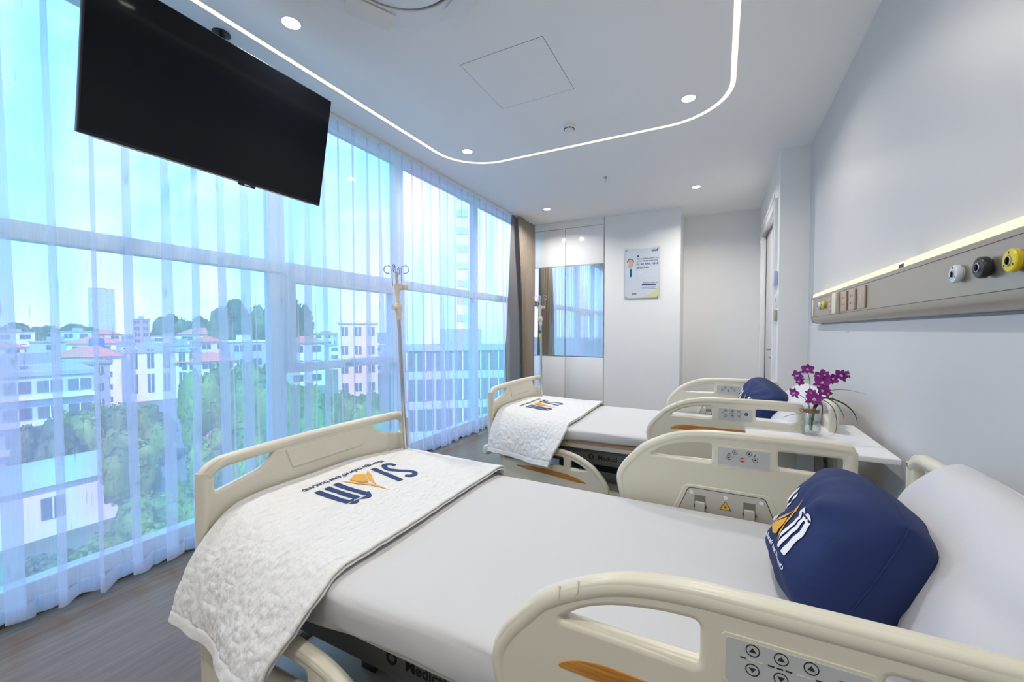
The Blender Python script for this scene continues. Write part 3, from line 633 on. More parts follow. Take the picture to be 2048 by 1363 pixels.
def tri(cx, cz, r, up=1): return [Vector((cx-r, cz-up*r*.62)), Vector((cx+r, cz-up*r*.62)), Vector((cx, cz+up*r*.85))]
def circ(cx, cz, r, n=24): return [Vector((cx+r*math.cos(2*PI*k/n), cz+r*math.sin(2*PI*k/n))) for k in range(n)]
HEAD_TOP = [(-.372, .695), (-.352, .752), (-.305, .808), (-.262, .845), (-.206, .878), (-.14, .905), (-.056, .920), (.043, .924), (.25, .926), (.370, .923), (.398, .912), (.408, .885)]
def rail(parent, outer, foot=False, keys='outer', yc=0):
    """side rail; outer = -1 when its outside looks to -Y, +1 when it looks to +Y"""
    fx = (lambda x: -.966-x) if foot else (lambda x: x); dz = -.41 if foot else 0
    def P(l):
        q = [Vector((fx(a), b+dz)) for a, b in l]; return q[::-1] if foot else q
    topc = [tuple(v[:2]) for v in catmull([(a, b, 0) for a, b in HEAD_TOP], 5)]
    ol = P(topc+[(.408, .60), (.390, .52), (.34, .47), (-.25, .47), (-.315, .50), (-.345, .60), (-.362, .655)])
    if foot:
        h1 = P([(a, b) for a, b in fillet([(-.235, .808), (-.19, .838), (-.125, .862), (-.122, .80)], [.008, .03, .012, .012])])
        h2 = P([(a, b) for a, b in fillet([(-.073, .80), (-.073, .874), (.02, .88), (.10, .88), (.10, .80)], [.012, .012, .03, .012, .012])])
        h3 = P([(a, b) for a, b in fillet([(.189, .818), (.189, .879), (.372, .879), (.372, .825), (.345, .812)], [.010, .010, .018, .03, .03])])
        holes = [h1, h2, h3]
    else:
        h1 = P([tuple(v) for v in fillet([(-.238, .808), (-.20, .838), (-.15, .858), (-.08, .872), (-.020, .875), (-.020, .807)], [.008, .04, .04, .04, .014, .014])])
        h2 = P([tuple(v) for v in fillet([(.189, .815), (.189, .876), (.372, .876), (.374, .83), (.345, .812)], [.010, .010, .018, .03, .03])])
        holes = [h1, h2]
    bm = BM(); add_mesh(bm, shape([ol]+holes, .017, .009, 4), XZ)
    barp = [(fx(-.335), 0, .60+dz), (fx(-.355), 0, .69+dz), (fx(-.336), 0, .744+dz), (fx(-.292), 0, .796+dz)]+[(fx(a), 0, b-.018+dz) for a, b in HEAD_TOP[3:-2]]+[(fx(.388), 0, .895+dz), (fx(.391), 0, .86+dz), (fx(.391), 0, .60+dz)]
    tube(bm, catmull(barp, 6), .0195, 14, sx=1, sy=1)
    # moulded lip below the holes
    lip = [(fx(-.21), 0, .800+dz), (fx(-.02), 0, .797+dz), (fx(.10), 0, .795+dz), (fx(.34), 0, .802+dz)]
    tube(bm, catmull(lip, 5), [.004, .008, .012, .0145, .016]+[.0175]*8+[.016, .013, .009], 12)
    # small ribs on the hand grip
    for a, b in ((-.238, .862), (-.205, .880)):
        tube(bm, [(fx(a), outer*.021, b-.014+dz), (fx(a), outer*.012, b+.002+dz)], .0022, 6)
    r = obj('side_rail', bm, 'beige', parent, 50); r.location = (0, yc, 0)
    MT = XZ if outer < 0 else XZm; sg = 1 if outer < 0 else -1
    MI = XZm if outer < 0 else XZ; si = -sg
    # wood-look inlay on the outside
    iz = -.012 if foot else 0
    io = [(-.246, .728), (-.215, .748), (-.165, .759), (.16, .757), (.26, .748), (.30, .735), (.26, .727), (-.15, .729)]
    if foot: io = [(-.237, .727), (-.17, .752), (-.10, .768), (.0, .778), (.15, .784), (.281, .776), (.20, .757), (.0, .742), (-.17, .724)]
    q = [Vector((sg*fx(a), b+dz)) for a, b in io]
    bm = BM(); add_mesh(bm, shape([fillet(q, .02, 4)], .0012, .0006), MT @ T(0, 0, .0172)); obj('wood_inlay', bm, 'inlay', r, 30)
    # round bottom hinge cover on the outside of foot rails
    if foot:
        bm = BM(); add_mesh(bm, shape([fillet([(sg*fx(.30), .24), (sg*fx(.22), .24), (sg*fx(.22), .215), (sg*fx(.30), .215)], .006)], .0008), MT @ T(0, 0, .0172)); add_mesh(bm, text_mesh('NURSE', .014, .0002), MT @ T(sg*fx(.30) if sg < 0 else fx(.30), .222, .0181), 1)
        obj('printed_plate', bm, ['keypad', 'mark'], r, 0)
        return r
    # key pads
    def keypad(MM, s, outside):
        k = BM(); cx = s*(.094 if outside else .081)
        add_mesh(k, shape([fillet([(cx-.086, .801), (cx+.086, .801), (cx+.086, .874), (cx-.086, .874)], .008)], .0012, .0008), MM @ T(0, 0, .0172), 2)
        add_mesh(k, shape([fillet([(cx-.081, .806), (cx+.081, .806), (cx+.081, .869), (cx-.081, .869)], .006)], .0008, .0004), MM @ T(0, 0, .0184), 0)
        H = .0194
        def button(x, z, up, rr=.0085):
            add_mesh(k, shape([circ(x, z, rr), circ(x, z, rr*.86)[::-1]], .0003), MM @ T(0, 0, H), 1)
            add_mesh(k, shape([tri(x, z, rr*.52, up)], .0003), MM @ T(0, 0, H), 1)
        if outside:
            for i, x in enumerate((cx-.048, cx-.015, cx+.018)):
                button(x, .859, 1); button(x, .832, -1)
                for j in range(3):
                    add_mesh(k, shape([[Vector((x-.015+j*.010, .8445)), Vector((x-.0075+j*.010, .8445)), Vector((x-.0075+j*.010, .8465)), Vector((x-.015+j*.010, .8465))]], .0002), MM @ T(0, 0, H), 1 if (j == i or i == 1) else 2)
            add_mesh(k, shape([circ(cx+.052, .846, .009)], .0005), MM @ T(0, 0, H), 1)
            add_mesh(k, shape([circ(cx+.0505, .8475, .003), circ(cx+.0505, .8475, .002)[::-1]], .0003), MM @ T(0, 0, H+.0005), 4)
        else:
            for x, z, up in ((cx-.026, .855, 1), (cx-.045, .834, -1), (cx+.019, .856, 1), (cx+.038, .835, -1)): button(x, z, up)
            add_mesh(k, shape([circ(cx-.003, .831, .0082)], .0005), MM @ T(0, 0, H), 3)
            add_mesh(k, text_mesh('STOP', .0062, .0002, 'CENTER', bold=.0001), MM @ T(cx-.003, .829, H+.0007), 4)
            for x, z, an in ((cx-.045, .8475, 0), (cx+.036, .850, .9)):
                add_mesh(k, shape([[Vector((x-.005, z-.001)), Vector((x+.005, z-.001)), Vector((x+.005, z+.0012)), Vector((x-.005, z+.0012))]], .0002), MM @ T(0, 0, H) @ T(x, z, 0) @ Matrix.Rotation(an, 4, 'Z') @ T(-x, -z, 0), 1)
            for j in range(5):
                for bx_ in (cx-.034, cx+.008): add_mesh(k, shape([circ(bx_+j*.005, .8405-j*.0008, .0008, 6)], .0002), MM @ T(0, 0, H), 1)
        obj('control_panel', k, ['keypad', 'mark', 'beige', 'redmark', 'whiteprint'], r, 30)
    keypad(MT, sg, True); keypad(MI, si, False)
    # latch cover on the inside: moulded lip, plate, two latches, screw caps, warning triangle
    bm = BM(); X = lambda a: si*a
    add_mesh(bm, shape([fillet([(X(-.112), .714), (X(.168), .714), (X(.225), .56), (X(.235), .49), (X(-.19), .49), (X(-.175), .56)], .02)], .004, .0035), MI @ T(0, 0, .0150), 0)
    obj('moulded_surround', bm, 'beige', r, 50)
    bm = BM(); add_mesh(bm, shape([fillet([(X(-.100), .703), (X(.152), .703), (X(.205), .56), (X(.21), .495), (X(-.17), .495), (X(-.155), .56)], .014)], .0012), MI @ T(0, 0, .0188), 1)
    add_mesh(bm, shape([fillet([(X(-.098), .701), (X(.150), .701), (X(.203), .56), (X(.208), .497), (X(-.168), .497), (X(-.153), .56)], .014)], .0014), MI @ T(0, 0, .0192), 0)
    obj('latch_cover', bm, ['cover', 'mark'], r, 30)
    for a in (-.058, .103):
        bm = BM(); H = .0206
        add_mesh(bm, shape([[Vector((X(a)-.019, .60)), Vector((X(a)+.019, .60)), Vector((X(a)+.019, .678)), Vector((X(a)-.019, .678))]], .0003), MI @ T(0, 0, H), 1)
        V = [Vector((X(a)-.017, .55)), Vector((X(a)+.017, .55)), Vector((X(a)+.017, .655)), Vector((X(a)-.017, .655))]
        add_mesh(bm, shape([fillet(V, .005)], .007, .003), MI @ T(0, 0, H+.006), 0)
        add_mesh(bm, shape([fillet([(X(a)-.022, .632), (X(a)+.022, .632), (X(a)+.022, .642), (X(a)-.022, .642)], .003)], .003, .001), MI @ T(0, 0, H+.004), 2)
        obj('latch', bm, ['cover', 'col_grey', 'dark'], r, 40)
    for a, z in ((-.088, .685), (.027, .683), (.140, .685), (-.135, .59), (.185, .59)):
        bm = BM(); add_mesh(bm, shape([circ(X(a), z, .007, 16)], .0016, .001), MI @ T(0, 0, .0212))
        obj('screw_cap', bm, 'white', r, 40)
    bm = BM(); cx = X(.027)
    add_mesh(bm, shape([fillet([(cx-.020, .638), (cx+.020, .638), (cx, .671)], .002)], .0003), MI @ T(0, 0, .0209), 1)
    add_mesh(bm, shape([[Vector((cx-.0165, .640)), Vector((cx+.0165, .640)), Vector((cx, .6675))]], .0003), MI @ T(0, 0, .0213), 0)
    add_mesh(bm, shape([circ(cx, .648, .004, 12)], .0002), MI @ T(0, 0, .0217), 2)
    for d in (-.003, -.001, .001, .003): add_mesh(bm, shape([[Vector((cx+d-.0007, .650)), Vector((cx+d+.0007, .650)), Vector((cx+d*1.2+.0006, .6565)), Vector((cx+d*1.2-.0006, .6565))]], .0002), MI @ T(0, 0, .0217), 2)
    obj('warning_sticker', bm, ['yellow', 'mark', 'redmark'], r, 0)
    bm = BM(); add_mesh(bm, shape([fillet([(X(-.01)-.01, .58), (X(.08), .58), (X(.08), .615), (X(-.01)-.01, .615)], .003)], .0006), MI @ T(0, 0, .0206)); obj('release_slot', bm, 'col_grey', r, 0)
    return r

def make_bed(label, loc):
    b = thing('hospital_bed', label, 'bed', loc, 0, 'electric hospital beds')
    fb = board('footboard', .884, .40, -1.476, b); hb = board('headboard', .938, .42, .535, b, True)
    for par, x0, sg in ((fb, -1.476, -1), (hb, .535, 1)):
        for s in (-1, 1):
            q = BM(); lathe(q, [(0, 0), (.018, 0), (.026, .006), (.028, .014), (.028, .05), (.024, .06), (0, .062)], c=(x0+sg*.012, s*.505, .40), n=20); box(q, x0-.012, x0+.012, s*.46-.02, s*.46+.02, .41, .45, .004); obj('corner_bumper', q, 'beige', par, 40)
    rail(b, -1, False, yc=-.52); rail(b, 1, False, yc=.52); rail(b, -1, True, yc=-.52); rail(b, 1, True, yc=.52)
    # mattress deck in four boards, side tubes, bolts
    for x0, x1 in ((-1.43, -.905), (-.90, -.435), (-.43, -.195), (-.19, .50)):
        q = BM(); box(q, x0, x1, -.445, .445, .540, .565, .004); obj('deck_board', q, 'peach', b)
    q = BM()
    for s in (-1, 1):
        box(q, -1.43, .50, s*.435-.012, s*.435+.012, .512, .541, .004)
    for x in (-1.40, -.70, 0, .47): box(q, x-.012, x+.012, -.43, .43, .512, .538, .003)
    fr = obj('deck_frame', q, 'steelgrey', b)
    q = BM()
    for s in (-1, 1):
        for x in (-.88, -.44, -.20): cyl(q, (x, s*.447, .527), (x, s*.453, .527), .011, 14); cyl(q, (x, s*.453, .527), (x, s*.456, .527), .006, 6)
        for x in (-.915, -.84, -.475, -.40): cyl(q, (x, s*.447, .527), (x, s*.449, .527), .004, 8)
    obj('bolt', q, 'chrome', fr)
    q = BM(); box(q, -1.25, .40, -.40, .40, .40, .50, .012); add_mesh(q, text_mesh('Medical', .042, .0004, bold=.0008), XZ @ T(-.70, .440, .4005), 1)
    add_mesh(q, shape([circ(-.745, .454, .018), circ(-.745, .454, .010)[::-1]], .0004), XZ @ T(0, 0, .4005), 1); obj('motor_cover', q, ['midgrey', 'black'], b)
    q = BM()
    for x in (-1.0, .15):
        for s in (-1, 1): box(q, x-.03, x+.03, s*.22-.02, s*.22+.02, .20, .42, .004)
    box(q, -1.1, .25, -.06, .06, .24, .36, .01); obj('lift_linkage', q, 'dark', b)
    q = BM()
    for s in (-1, 1): box(q, -1.38, .44, s*.36-.03, s*.36+.03, .15, .22, .008)
    for x in (-1.35, .41): box(q, x-.035, x+.035, -.42, .42, .15, .22, .008)
    box(q, -1.3, .36, -.33, .33, .165, .20, .01)
    for s in (-1, 1): box(q, -1.30, -.70, s*.47-.02, s*.47+.02, .22, .26, .004)
    obj('base_frame', q, 'beige', b)
    for x in (-1.35, .41):
        for s in (-1, 1):
            q = BM(); Rx = Matrix.Rotation(PI/2, 4, 'X'); lathe(q, [(0, -.016), (.05, -.016), (.062, -.010), (.064, 0), (.062, .010), (.05, .016), (0, .016)], n=24, mtx=T(x, s*.40, .065) @ Rx); w = obj('caster_wheel', q, 'black', b, 40)
            q = BM(); box(q, x-.03, x+.03, s*.40-.026, s*.40-.018, .05, .15, .003); box(q, x-.03, x+.03, s*.40+.018, s*.40+.026, .05, .15, .003); cyl(q, (x, s*.40, .12), (x, s*.40, .155), .02); obj('caster_fork', q, 'steelgrey', w)
    # socket for the drip pole beside the footboard
    q = BM(); cyl(q, (-1.42, .425, .50), (-1.42, .425, .60), .015); obj('pole_socket', q, 'dark', b)
    return b
def nz(x, y, z, s=1.0): return mnoise.noise(Vector((x*s, y*s, z*s)))
def make_mattress(label, loc, seed, low=0):
    x0, x1 = -1.44, .505; nx = 90; bm = BM(); rows = []
    for i in range(nx+1):
        x = lerp(x0, x1, i/nx); e = min(1, min(x-x0, x1-x)/.03+.02)**.5; row = []
        zt = .648; zb = .570-low-.03*max(0, min(1, (-.85-x)/.3+.3)); hwd = .470
        n = 64
        for k in range(n):
            a = 2*PI*k/n; ca, sa = math.cos(a), math.sin(a); p = .32 if sa > 0 else .22
            y = hwd*math.copysign(abs(ca)**(.24 if sa > 0 else .16), ca)*(1 - .012*(sa < 0)); z = (zt+zb)/2+(zt-zb)/2*math.copysign(abs(sa)**(.36 if sa > 0 else .32), sa)*e
            if sa < 0: z -= .006+.006*nz(x, 0, seed, 5)
            if sa > .1:
                z += .0022*nz(x*1.0, y*3.2, seed, 2.2)*1.5
            side = max(0, -ca)**2
            fold = side*(.007*math.sin(x*4.5+y*2)+.012*nz(x*1.4, z*26+x*1.2, seed, 1.7)); y -= fold
            z += .004*side*nz(x*3, 3, seed, 2)
            y *= (1 if e >= .99 else .97+.03*e)
            row.append(bm.verts.new((x, y, z)))
        rows.append(row)
    for A, B in zip(rows, rows[1:]):
        for k in range(64): bm.faces.new((A[k], B[k], B[(k+1) % 64], A[(k+1) % 64]))
    bm.faces.new(rows[0]); bm.faces.new(rows[-1][::-1]); bmesh.ops.recalc_face_normals(bm, faces=bm.faces[:])
    o = obj('mattress', bm, 'sheet', None, 70); o.location = loc; return tag(o, label, 'mattress', 'sheeted mattresses')

# the printed logo, in its own plane: u to the right, v up
def logo_mesh(main_mi=0, gold_mi=1, tagline=True):
    bm = BM()
    def stroke(pts, w):
        P = [Vector(v[:2]) for v in catmull([(a, b, 0) for a, b in pts], 6)]; L_, R2 = [], []
        for i, p in enumerate(P):
            d = (P[min(i+1, len(P)-1)]-P[max(i-1, 0)]).normalized(); nrm = Vector((-d.y, d.x)); L_.append(p+nrm*w/2); R2.append(p-nrm*w/2)
        return L_+R2[::-1]
    def add(pl, mi, z=0): add_mesh(bm, shape([pl], .0003), T(0, 0, z), mi)
    add(stroke([(.068, .150), (.055, .168), (.033, .172), (.016, .155), (.020, .125), (.045, .090), (.060, .055), (.052, .018), (.030, .006), (.010, .016), (.004, .038)], .022), main_mi)
    add(stroke([(.100, .0), (.104, .09), (.116, .172)], .024), main_mi)
    for k, u in enumerate((.290, .330, .372)):
        add(stroke([(u, .0), (u-.004, .09), (u-.012, .150)], .024), main_mi, .0001*k)
    add(stroke([(.268, .140), (.285, .168), (.305, .163), (.322, .150), (.345, .166), (.362, .150), (.366, .13)], .018), main_mi, .0004)
    A = (.205, .182)
    add([Vector(p) for p in ((.205, .19), (.214, .13), (.262, .0), (.240, .03), (.212, .10), (.203, .13))], gold_mi)
    add([Vector(p) for p in ((.203, .125), (.190, .10), (.150, .045), (.128, .0), (.155, .02), (.190, .075))], gold_mi)
    add([Vector(p) for p in ((.158, .015), (.192, .068), (.206, .085), (.222, .06), (.232, .012), (.195, -.006))], gold_mi, .0004)
    if tagline: add_mesh(bm, text_mesh('BỆNH VIỆN THẨM MỸ SIAM THAILAND', .0228, .0003, bold=.0004), T(.0, -.046, 0), main_mi)
    return bm

BL0, BL1 = -1.448, -.885
BCP = None
def blanket_point(x, s, seed):
    """x along the bed, s = 0 far hem .. 1 near hem; local bed coordinates (centre line y = 0)"""
    t = (x-BL0)/(BL1-BL0); puff = .052*(1-t)**1.6
    h = .664
    cp = [(.500, .56), (.492, .625), (.455, h+.004+puff*.2), (.30, h+.004+puff*.6), (.10, h+.004+puff), (-.12, h+.004+puff), (-.30, h+.004+puff*1.0), (-.40, h+puff*.75), (-.455, h-.012+puff*.2), (-.497-.012*t, .615), (-.525-.03*t, .56), (-.545-.05*t, .50), (-.562-.062*t, .43-.012*t)]
    L_ = [0]
    f = s*(len(cp)-1); i = min(int(f), len(cp)-2); k = f-i
    P = [Vector((a, b)) for a, b in cp]; p0 = P[max(i-1, 0)]; p1 = P[i]; p2 = P[i+1]; p3 = P[min(i+2, len(P)-1)]
    v = .5*((2*p1)+(p2-p0)*k+(2*p0-5*p1+4*p2-p3)*k*k+(3*p1-p0-3*p2+p3)*k**3)
    hang = max(0, (s-.72)/.28)
    y, z = v.x, v.y
    z += (1-hang)*(.003*nz(x*2, y*2, seed, 2.5)+.0014*nz(x, y, seed, 18))
    y += -hang*(.014*math.sin(x*13+seed)+.012*nz(x*4, z*3, seed, 1.5)) - hang*.004*nz(x, z*1.4, seed+4, 22)
    z += hang*(.010*math.sin(x*9+1+seed)+.004*nz(x, 1, seed, 14))
    bind = 1 if s < .958 else .12; q = .0026*nz(x, s*1.5, seed+9, 30)+.0016*nz(x, s*1.5, seed+3, 62); z += q*(1-hang*.7)*(.45+.55*min(1, max(0, (s-.45)/.25))); y -= q*hang*1.4*bind; y += .004*math.exp(-((s-.960)/.004)**2)
    xx = x-.07*hang*t*t + .006*math.sin(s*17)*t
    return Vector((xx, y, z))
def blanket_at(x, y, seed):
    lo, hi = .12, .66
    for _ in range(22):
        m = (lo+hi)/2
        if blanket_point(x, m, seed).y > y: lo = m
        else: hi = m
    return blanket_point(x, (lo+hi)/2, seed)
def make_blanket(label, loc, seed, logo_y):
    t = thing('quilted_blanket', label, 'blanket', loc, 0, 'quilted blankets over the bed ends')
    nx, ns = 110, 250; bm = BM()
    G = [[blanket_point(lerp(BL0, BL1, i/nx), j/ns, seed) for j in range(ns+1)] for i in range(nx+1)]
    def nrm(i, j):
        a = G[min(i+1, nx)][j]-G[max(i-1, 0)][j]; b = G[i][min(j+1, ns)]-G[i][max(j-1, 0)]; return b.cross(a).normalized()
    Nn = [[nrm(i, j) for j in range(ns+1)] for i in range(nx+1)]
    if Nn[nx//2][ns//2].z < 0: Nn = [[-v for v in r] for r in Nn]
    def slab(bm, lo, hi, inset):
        def prof(i, j): # rounded edge factor
            d = min(i/nx*.56, (nx-i)/nx*.56, (ns-j)/ns*1.3); return min(1, d/.008+.1)**.5
        top = [[bm.verts.new(G[i][j]+Nn[i][j]*((lo+hi)/2+(hi-lo)/2*prof(i, j))) for j in range(ns+1)] for i in range(nx+1)]
        bot = [[bm.verts.new(G[i][j]+Nn[i][j]*((lo+hi)/2-(hi-lo)/2*prof(i, j))) for j in range(ns+1)] for i in range(nx+1)]
        def q(a, b, c, d, i, j):
            f = bm.faces.new((a, b, c, d)); f.material_index = 1 if (j > ns-10 or i < 4 or i > nx-4) else 0
        for i in range(nx):
            for j in range(ns):
                q(top[i][j], top[i+1][j], top[i+1][j+1], top[i][j+1], i, j); q(bot[i][j], bot[i][j+1], bot[i+1][j+1], bot[i+1][j], i, j)
        for i in range(nx): q(top[i][ns], top[i+1][ns], bot[i+1][ns], bot[i][ns], i, ns); q(top[i][0], bot[i][0], bot[i+1][0], top[i+1][0], i, 0)
        for j in range(ns): q(top[nx][j], bot[nx][j], bot[nx][j+1], top[nx][j+1], nx, j); q(top[0][j], top[0][j+1], bot[0][j+1], bot[0][j], 0, j)
        bmesh.ops.recalc_face_normals(bm, faces=bm.faces[:])
    slab(bm, .001, .0105, 0); obj('outer_layer', bm, ['quilt', 'binding'], t, 70)
    bm = BM(); slab(bm, -.010, .000, 0); obj('folded_layer', bm, ['quilt', 'binding'], t, 70)
    lg = logo_mesh(); refine(lg, .012)
    for v in lg.verts:
        p = blanket_at(-1.305+v.co.y, logo_y-v.co.x, seed); p2 = blanket_at(-1.305+v.co.y, logo_y-v.co.x-.004, seed)
        v.co = p+Vector((0, 0, .0125+v.co.z))
    obj('printed_logo', lg, ['navy', 'gold'], t, 0)
    return t

def pillow_fn(w, h, th_, seed, pinch=.10, pw=2.6, wr=.006, rc=0, ex=.55):
    def f(u, v, side):
        e = max(0, (1-abs(u)**pw))*max(0, (1-abs(v)**pw)); z = th_/2*e**ex
        cu = 1-pinch*(1-abs(v)**2)*abs(u)**3; cv = 1-pinch*(1-abs(u)**2)*abs(v)**3
        k = 1-rc*(u*v)**2; x = w/2*u*cu*k; y = h/2*v*cv*k
        rad = math.hypot(u, v); wz = wr*nz(u*1.3, v*1.3, seed+side, 1.6)+wr*.8*nz(math.atan2(v, u)*2.2, rad*.8, seed+side, 1.5)*min(1, rad)*(e**.3)
        return Vector((x, y, side*(z+wz*min(1, e*4))))
    return f
def make_pillow(name, label, cat, group, f, m, mtx, n=56, extra=None):
    bm = BM(); grids = []
    for side in (1, -1):
        g = [[None]*(n+1) for _ in range(n+1)]
        for i in range(n+1):
            for j in range(n+1):
                if side == -1 and (i in (0, n) or j in (0, n)): g[i][j] = grids[0][i][j]; continue
                u = math.sin((i/n-.5)*PI); v = math.sin((j/n-.5)*PI); g[i][j] = bm.verts.new(f(u, v, side))
        grids.append(g)
        for i in range(n):
            for j in range(n):
                q = (g[i][j], g[i+1][j], g[i+1][j+1], g[i][j+1]); bm.faces.new(q if side == 1 else q[::-1])
    # sewn edge piping
    ring = [grids[0][i][0].co.copy() for i in range(n)]+[grids[0][n][j].co.copy() for j in range(n)]+[grids[0][i][n].co.copy() for i in range(n, 0, -1)]+[grids[0][0][j].co.copy() for j in range(n, 0, -1)]
    bmesh.ops.transform(bm, matrix=mtx, verts=bm.verts[:])
    t = obj(name, bm, m, None, 80); tag(t, label, cat, group)
    pb = BM(); pp = [ring[0]]
    for r in ring[1:]:
        if (r-pp[-1]).length > .006: pp.append(r)
    tube(pb, pp, .0022, 6, closed=True); bmesh.ops.transform(pb, matrix=mtx, verts=pb.verts[:]); obj('seam', pb, m, t, 60)
    return t
def lean(cx, cy, cz, deg, yaw=0, roll=0):
    a = math.radians(deg); s, c = math.sin(a), math.cos(a)
    B = Matrix(((0, s, -c, 0), (-1, 0, 0, 0), (0, c, s, 0), (0, 0, 0, 1)))
    return T(cx, cy, cz) @ Matrix.Rotation(math.radians(yaw), 4, 'Z') @ B @ Matrix.Rotation(math.radians(roll), 4, 'Z')
def cushion(label, mtx, seed):
    f = pillow_fn(.42, .335, .24, seed, .04, 3.2, .016, .14, .46)
    t = make_pillow('throw_cushion', label, 'cushion', 'navy blue cushions', f, 'bluefab', mtx, 60)
    lg = logo_mesh(0, 1); refine(lg, .008)
    for v in lg.verts:
        U = (v.co.x-.195)*.62; V = (v.co.y-.075)*.62-.015
        u = U/.21; vv = V/.168
        for _i in range(6):
            p = f(u, vv, 1); u += (U-p.x)/.21; vv += (V-p.y)/.168
        p = f(u, vv, 1); v.co = Vector((U, V, p.z+.0022+v.co.z*.6))
    bmesh.ops.transform(lg, matrix=mtx, verts=lg.verts[:]); obj('printed_logo', lg, ['whiteprint', 'gold'], t, 0)

def iv_pole(label, base, top, tags, rz):
    t = thing('iv_pole', label, 'drip stand', (0, 0, 0), 0, 'drip poles at the bed ends')
    b = Vector(base); u = Vector(top); d = (u-b); L_ = d.length; d.normalize(); at = lambda s: b+d*s
    q = BM(); cyl(q, b, at(L_-.20), .0095, 14); obj('pole', q, 'chrome', t)
    q = BM(); cyl(q, at(L_-.22), at(L_+.0), .006, 12); obj('upper_rod', q, 'chrome', t)
    q = BM(); tube(q, [at(L_-.235), at(L_-.215), at(L_-.20), at(L_-.185), at(L_-.165), at(L_-.15)], [.013, .015, .013, .019, .019, .012], 16); tube(q, [at(L_-.175)+Vector((0, -.012, 0)), at(L_-.175)+Vector((0, -.036, 0))], [.010, .013], 12); obj('lock_collar', q, 'ivory', t)
    q = BM(); tube(q, [at(L_-.145), at(L_-.12), at(L_-.095), at(L_-.09), at(L_-.06), at(L_-.055)], [.010, .008, .012, .012, .013, .010], 14)
    for k in range(4):
        a = PI/2*k+rz; e = Vector((math.cos(a), math.sin(a), 0)); box(q, .0, .034, -.009, .009, L_-.085-.5, L_-.06-.5, .003, mtx=T(*(at(.5))) @ Matrix.Rotation(a, 4, 'Z'))
    obj('hook_hub', q, 'ivory', t)
    for k in range(4):
        a = PI/2*k+rz; e = Vector((math.cos(a), math.sin(a), 0)); base_p = at(L_-.07)+e*.022; c = at(L_+.012)+e*.042; R0 = .019
        pts = [base_p, base_p+d*.05]+[c+e*(-math.cos(w)*R0)+d*(math.sin(w)*R0) for w in [x*PI/8 for x in range(0, 14)]]
        q = BM(); tube(q, pts, .0026, 8); obj('hook', q, 'chrome', t)
    if tags:
        q = BM(); cyl(q, at(L_-.29)+Vector((0, -.015, 0)), at(L_-.29)+Vector((0, -.03, 0)), .013, 14); obj('blue_knob', q, mat('blue_knob', (.01, .10, .35), .4), t)
        q = BM(); box(q, -.012, .012, -.02, -.012, -.02, .02, .003, mtx=T(*at(L_-.325))); obj('yellow_clip', q, 'gas_yellow', t)
    return t

Y1c, Y2c, DX2 = 1.18, 3.06, -.012
bedA = make_bed('cream electric hospital bed in the foreground, nearest to the camera', (0, Y1c, 0))
bedB = copy_tree(bedA); bedB.location = (DX2, Y2c, 0); bedB['label'] = 'cream electric hospital bed farther away, beside the small white table'
make_mattress('white sheeted mattress on the nearest bed', (0, Y1c, 0), 1.3, .045)
make_mattress('white sheeted mattress on the farther bed', (DX2, Y2c, 0), 5.1)
make_blanket('white quilted blanket with navy and gold print across the foot of the nearest bed', (0, Y1c, 0), 2.0, .185)
make_blanket('white quilted blanket with printed logo across the foot of the farther bed', (DX2, Y2c, 0), 7.0, .14)
cushion('navy blue cushion with white lettering leaning on the pillow of the nearest bed', lean(.268, 1.215, .785, 27, -2, 2), 3.0)
cushion('navy blue cushion half hidden behind the side rail of the farther bed', lean(.255, 3.12, .80, 20, 18, -14), 9.0)
make_pillow('bed_pillow', 'large white pillow standing against the headboard of the nearest bed', 'pillow', 'white bed pillows', pillow_fn(.70, .40, .19, 4.0, .05, 2.8, .010, .12), 'pillow', lean(.45, 1.12, .80, 30, 0, -2))
make_pillow('bed_pillow', 'white pillow propped at the head of the farther bed behind the orchids', 'pillow', 'white bed pillows', pillow_fn(.66, .42, .19, 6.0, .05, 2.8, .010, .10), 'pillow', lean(.42, 3.04, .79, 40, 0, 3))
iv_pole('steel drip pole with four hooks rising beside the footboard of the nearest bed', (-1.42, 1.605, .56), (-1.42, 1.541, 1.585), False, .5)
iv_pole('steel drip pole with blue knob and yellow clip at the foot of the farther bed', (-1.432, 3.42, .56), (-1.43, 3.37, 1.575), True, .3)

# ------------------------------------------------------------------ overbed table with vase
t = thing('overbed_table', 'small white table on a grey column between the two beds against the wall', 'table', (.385, 2.49, 0))
bm = BM(); add_mesh(bm, shape([fillet([(-.258, -.335), (.275, -.335), (.275, .325), (-.258, .325)], .012)], .0125, .005), T(0, 0, .7675)); obj('tabletop', bm, mat('white_laminate', (.84, .84, .85), .3), t)
bm = BM(); box(bm, -.03, .04, -.035, .035, .05, .755, .004); obj('column', bm, 'lightgrey', t)
bm = BM(); box(bm, .04, .075, -.035, .035, .05, .74, .004); obj('inner_column', bm, 'col_grey', t)
bm = BM(); box(bm, -.16, .20, -.05, .05, .735, .755, .004); obj('top_bracket', bm, 'col_grey', t)
bm = BM(); box(bm, -.22, .24, -.25, -.20, .055, .09, .006); box(bm, -.22, .24, .20, .25, .055, .09, .006); box(bm, -.02, .06, -.25, .25, .05, .08, .006); obj('base', bm, 'lightgrey', t)
for x in (-.20, .22):
    for y in (-.225, .225):
        bm = BM(); lathe(bm, [(0, -.01), (.026, -.01), (.028, 0), (.026, .01), (0, .01)], n=18, mtx=T(x, y, .028) @ Matrix.Rotation(PI/2, 4, 'X')); box(bm, x-.008, x+.008, y-.016, y+.016, .028, .058, .002); obj('caster', bm, 'black', t)

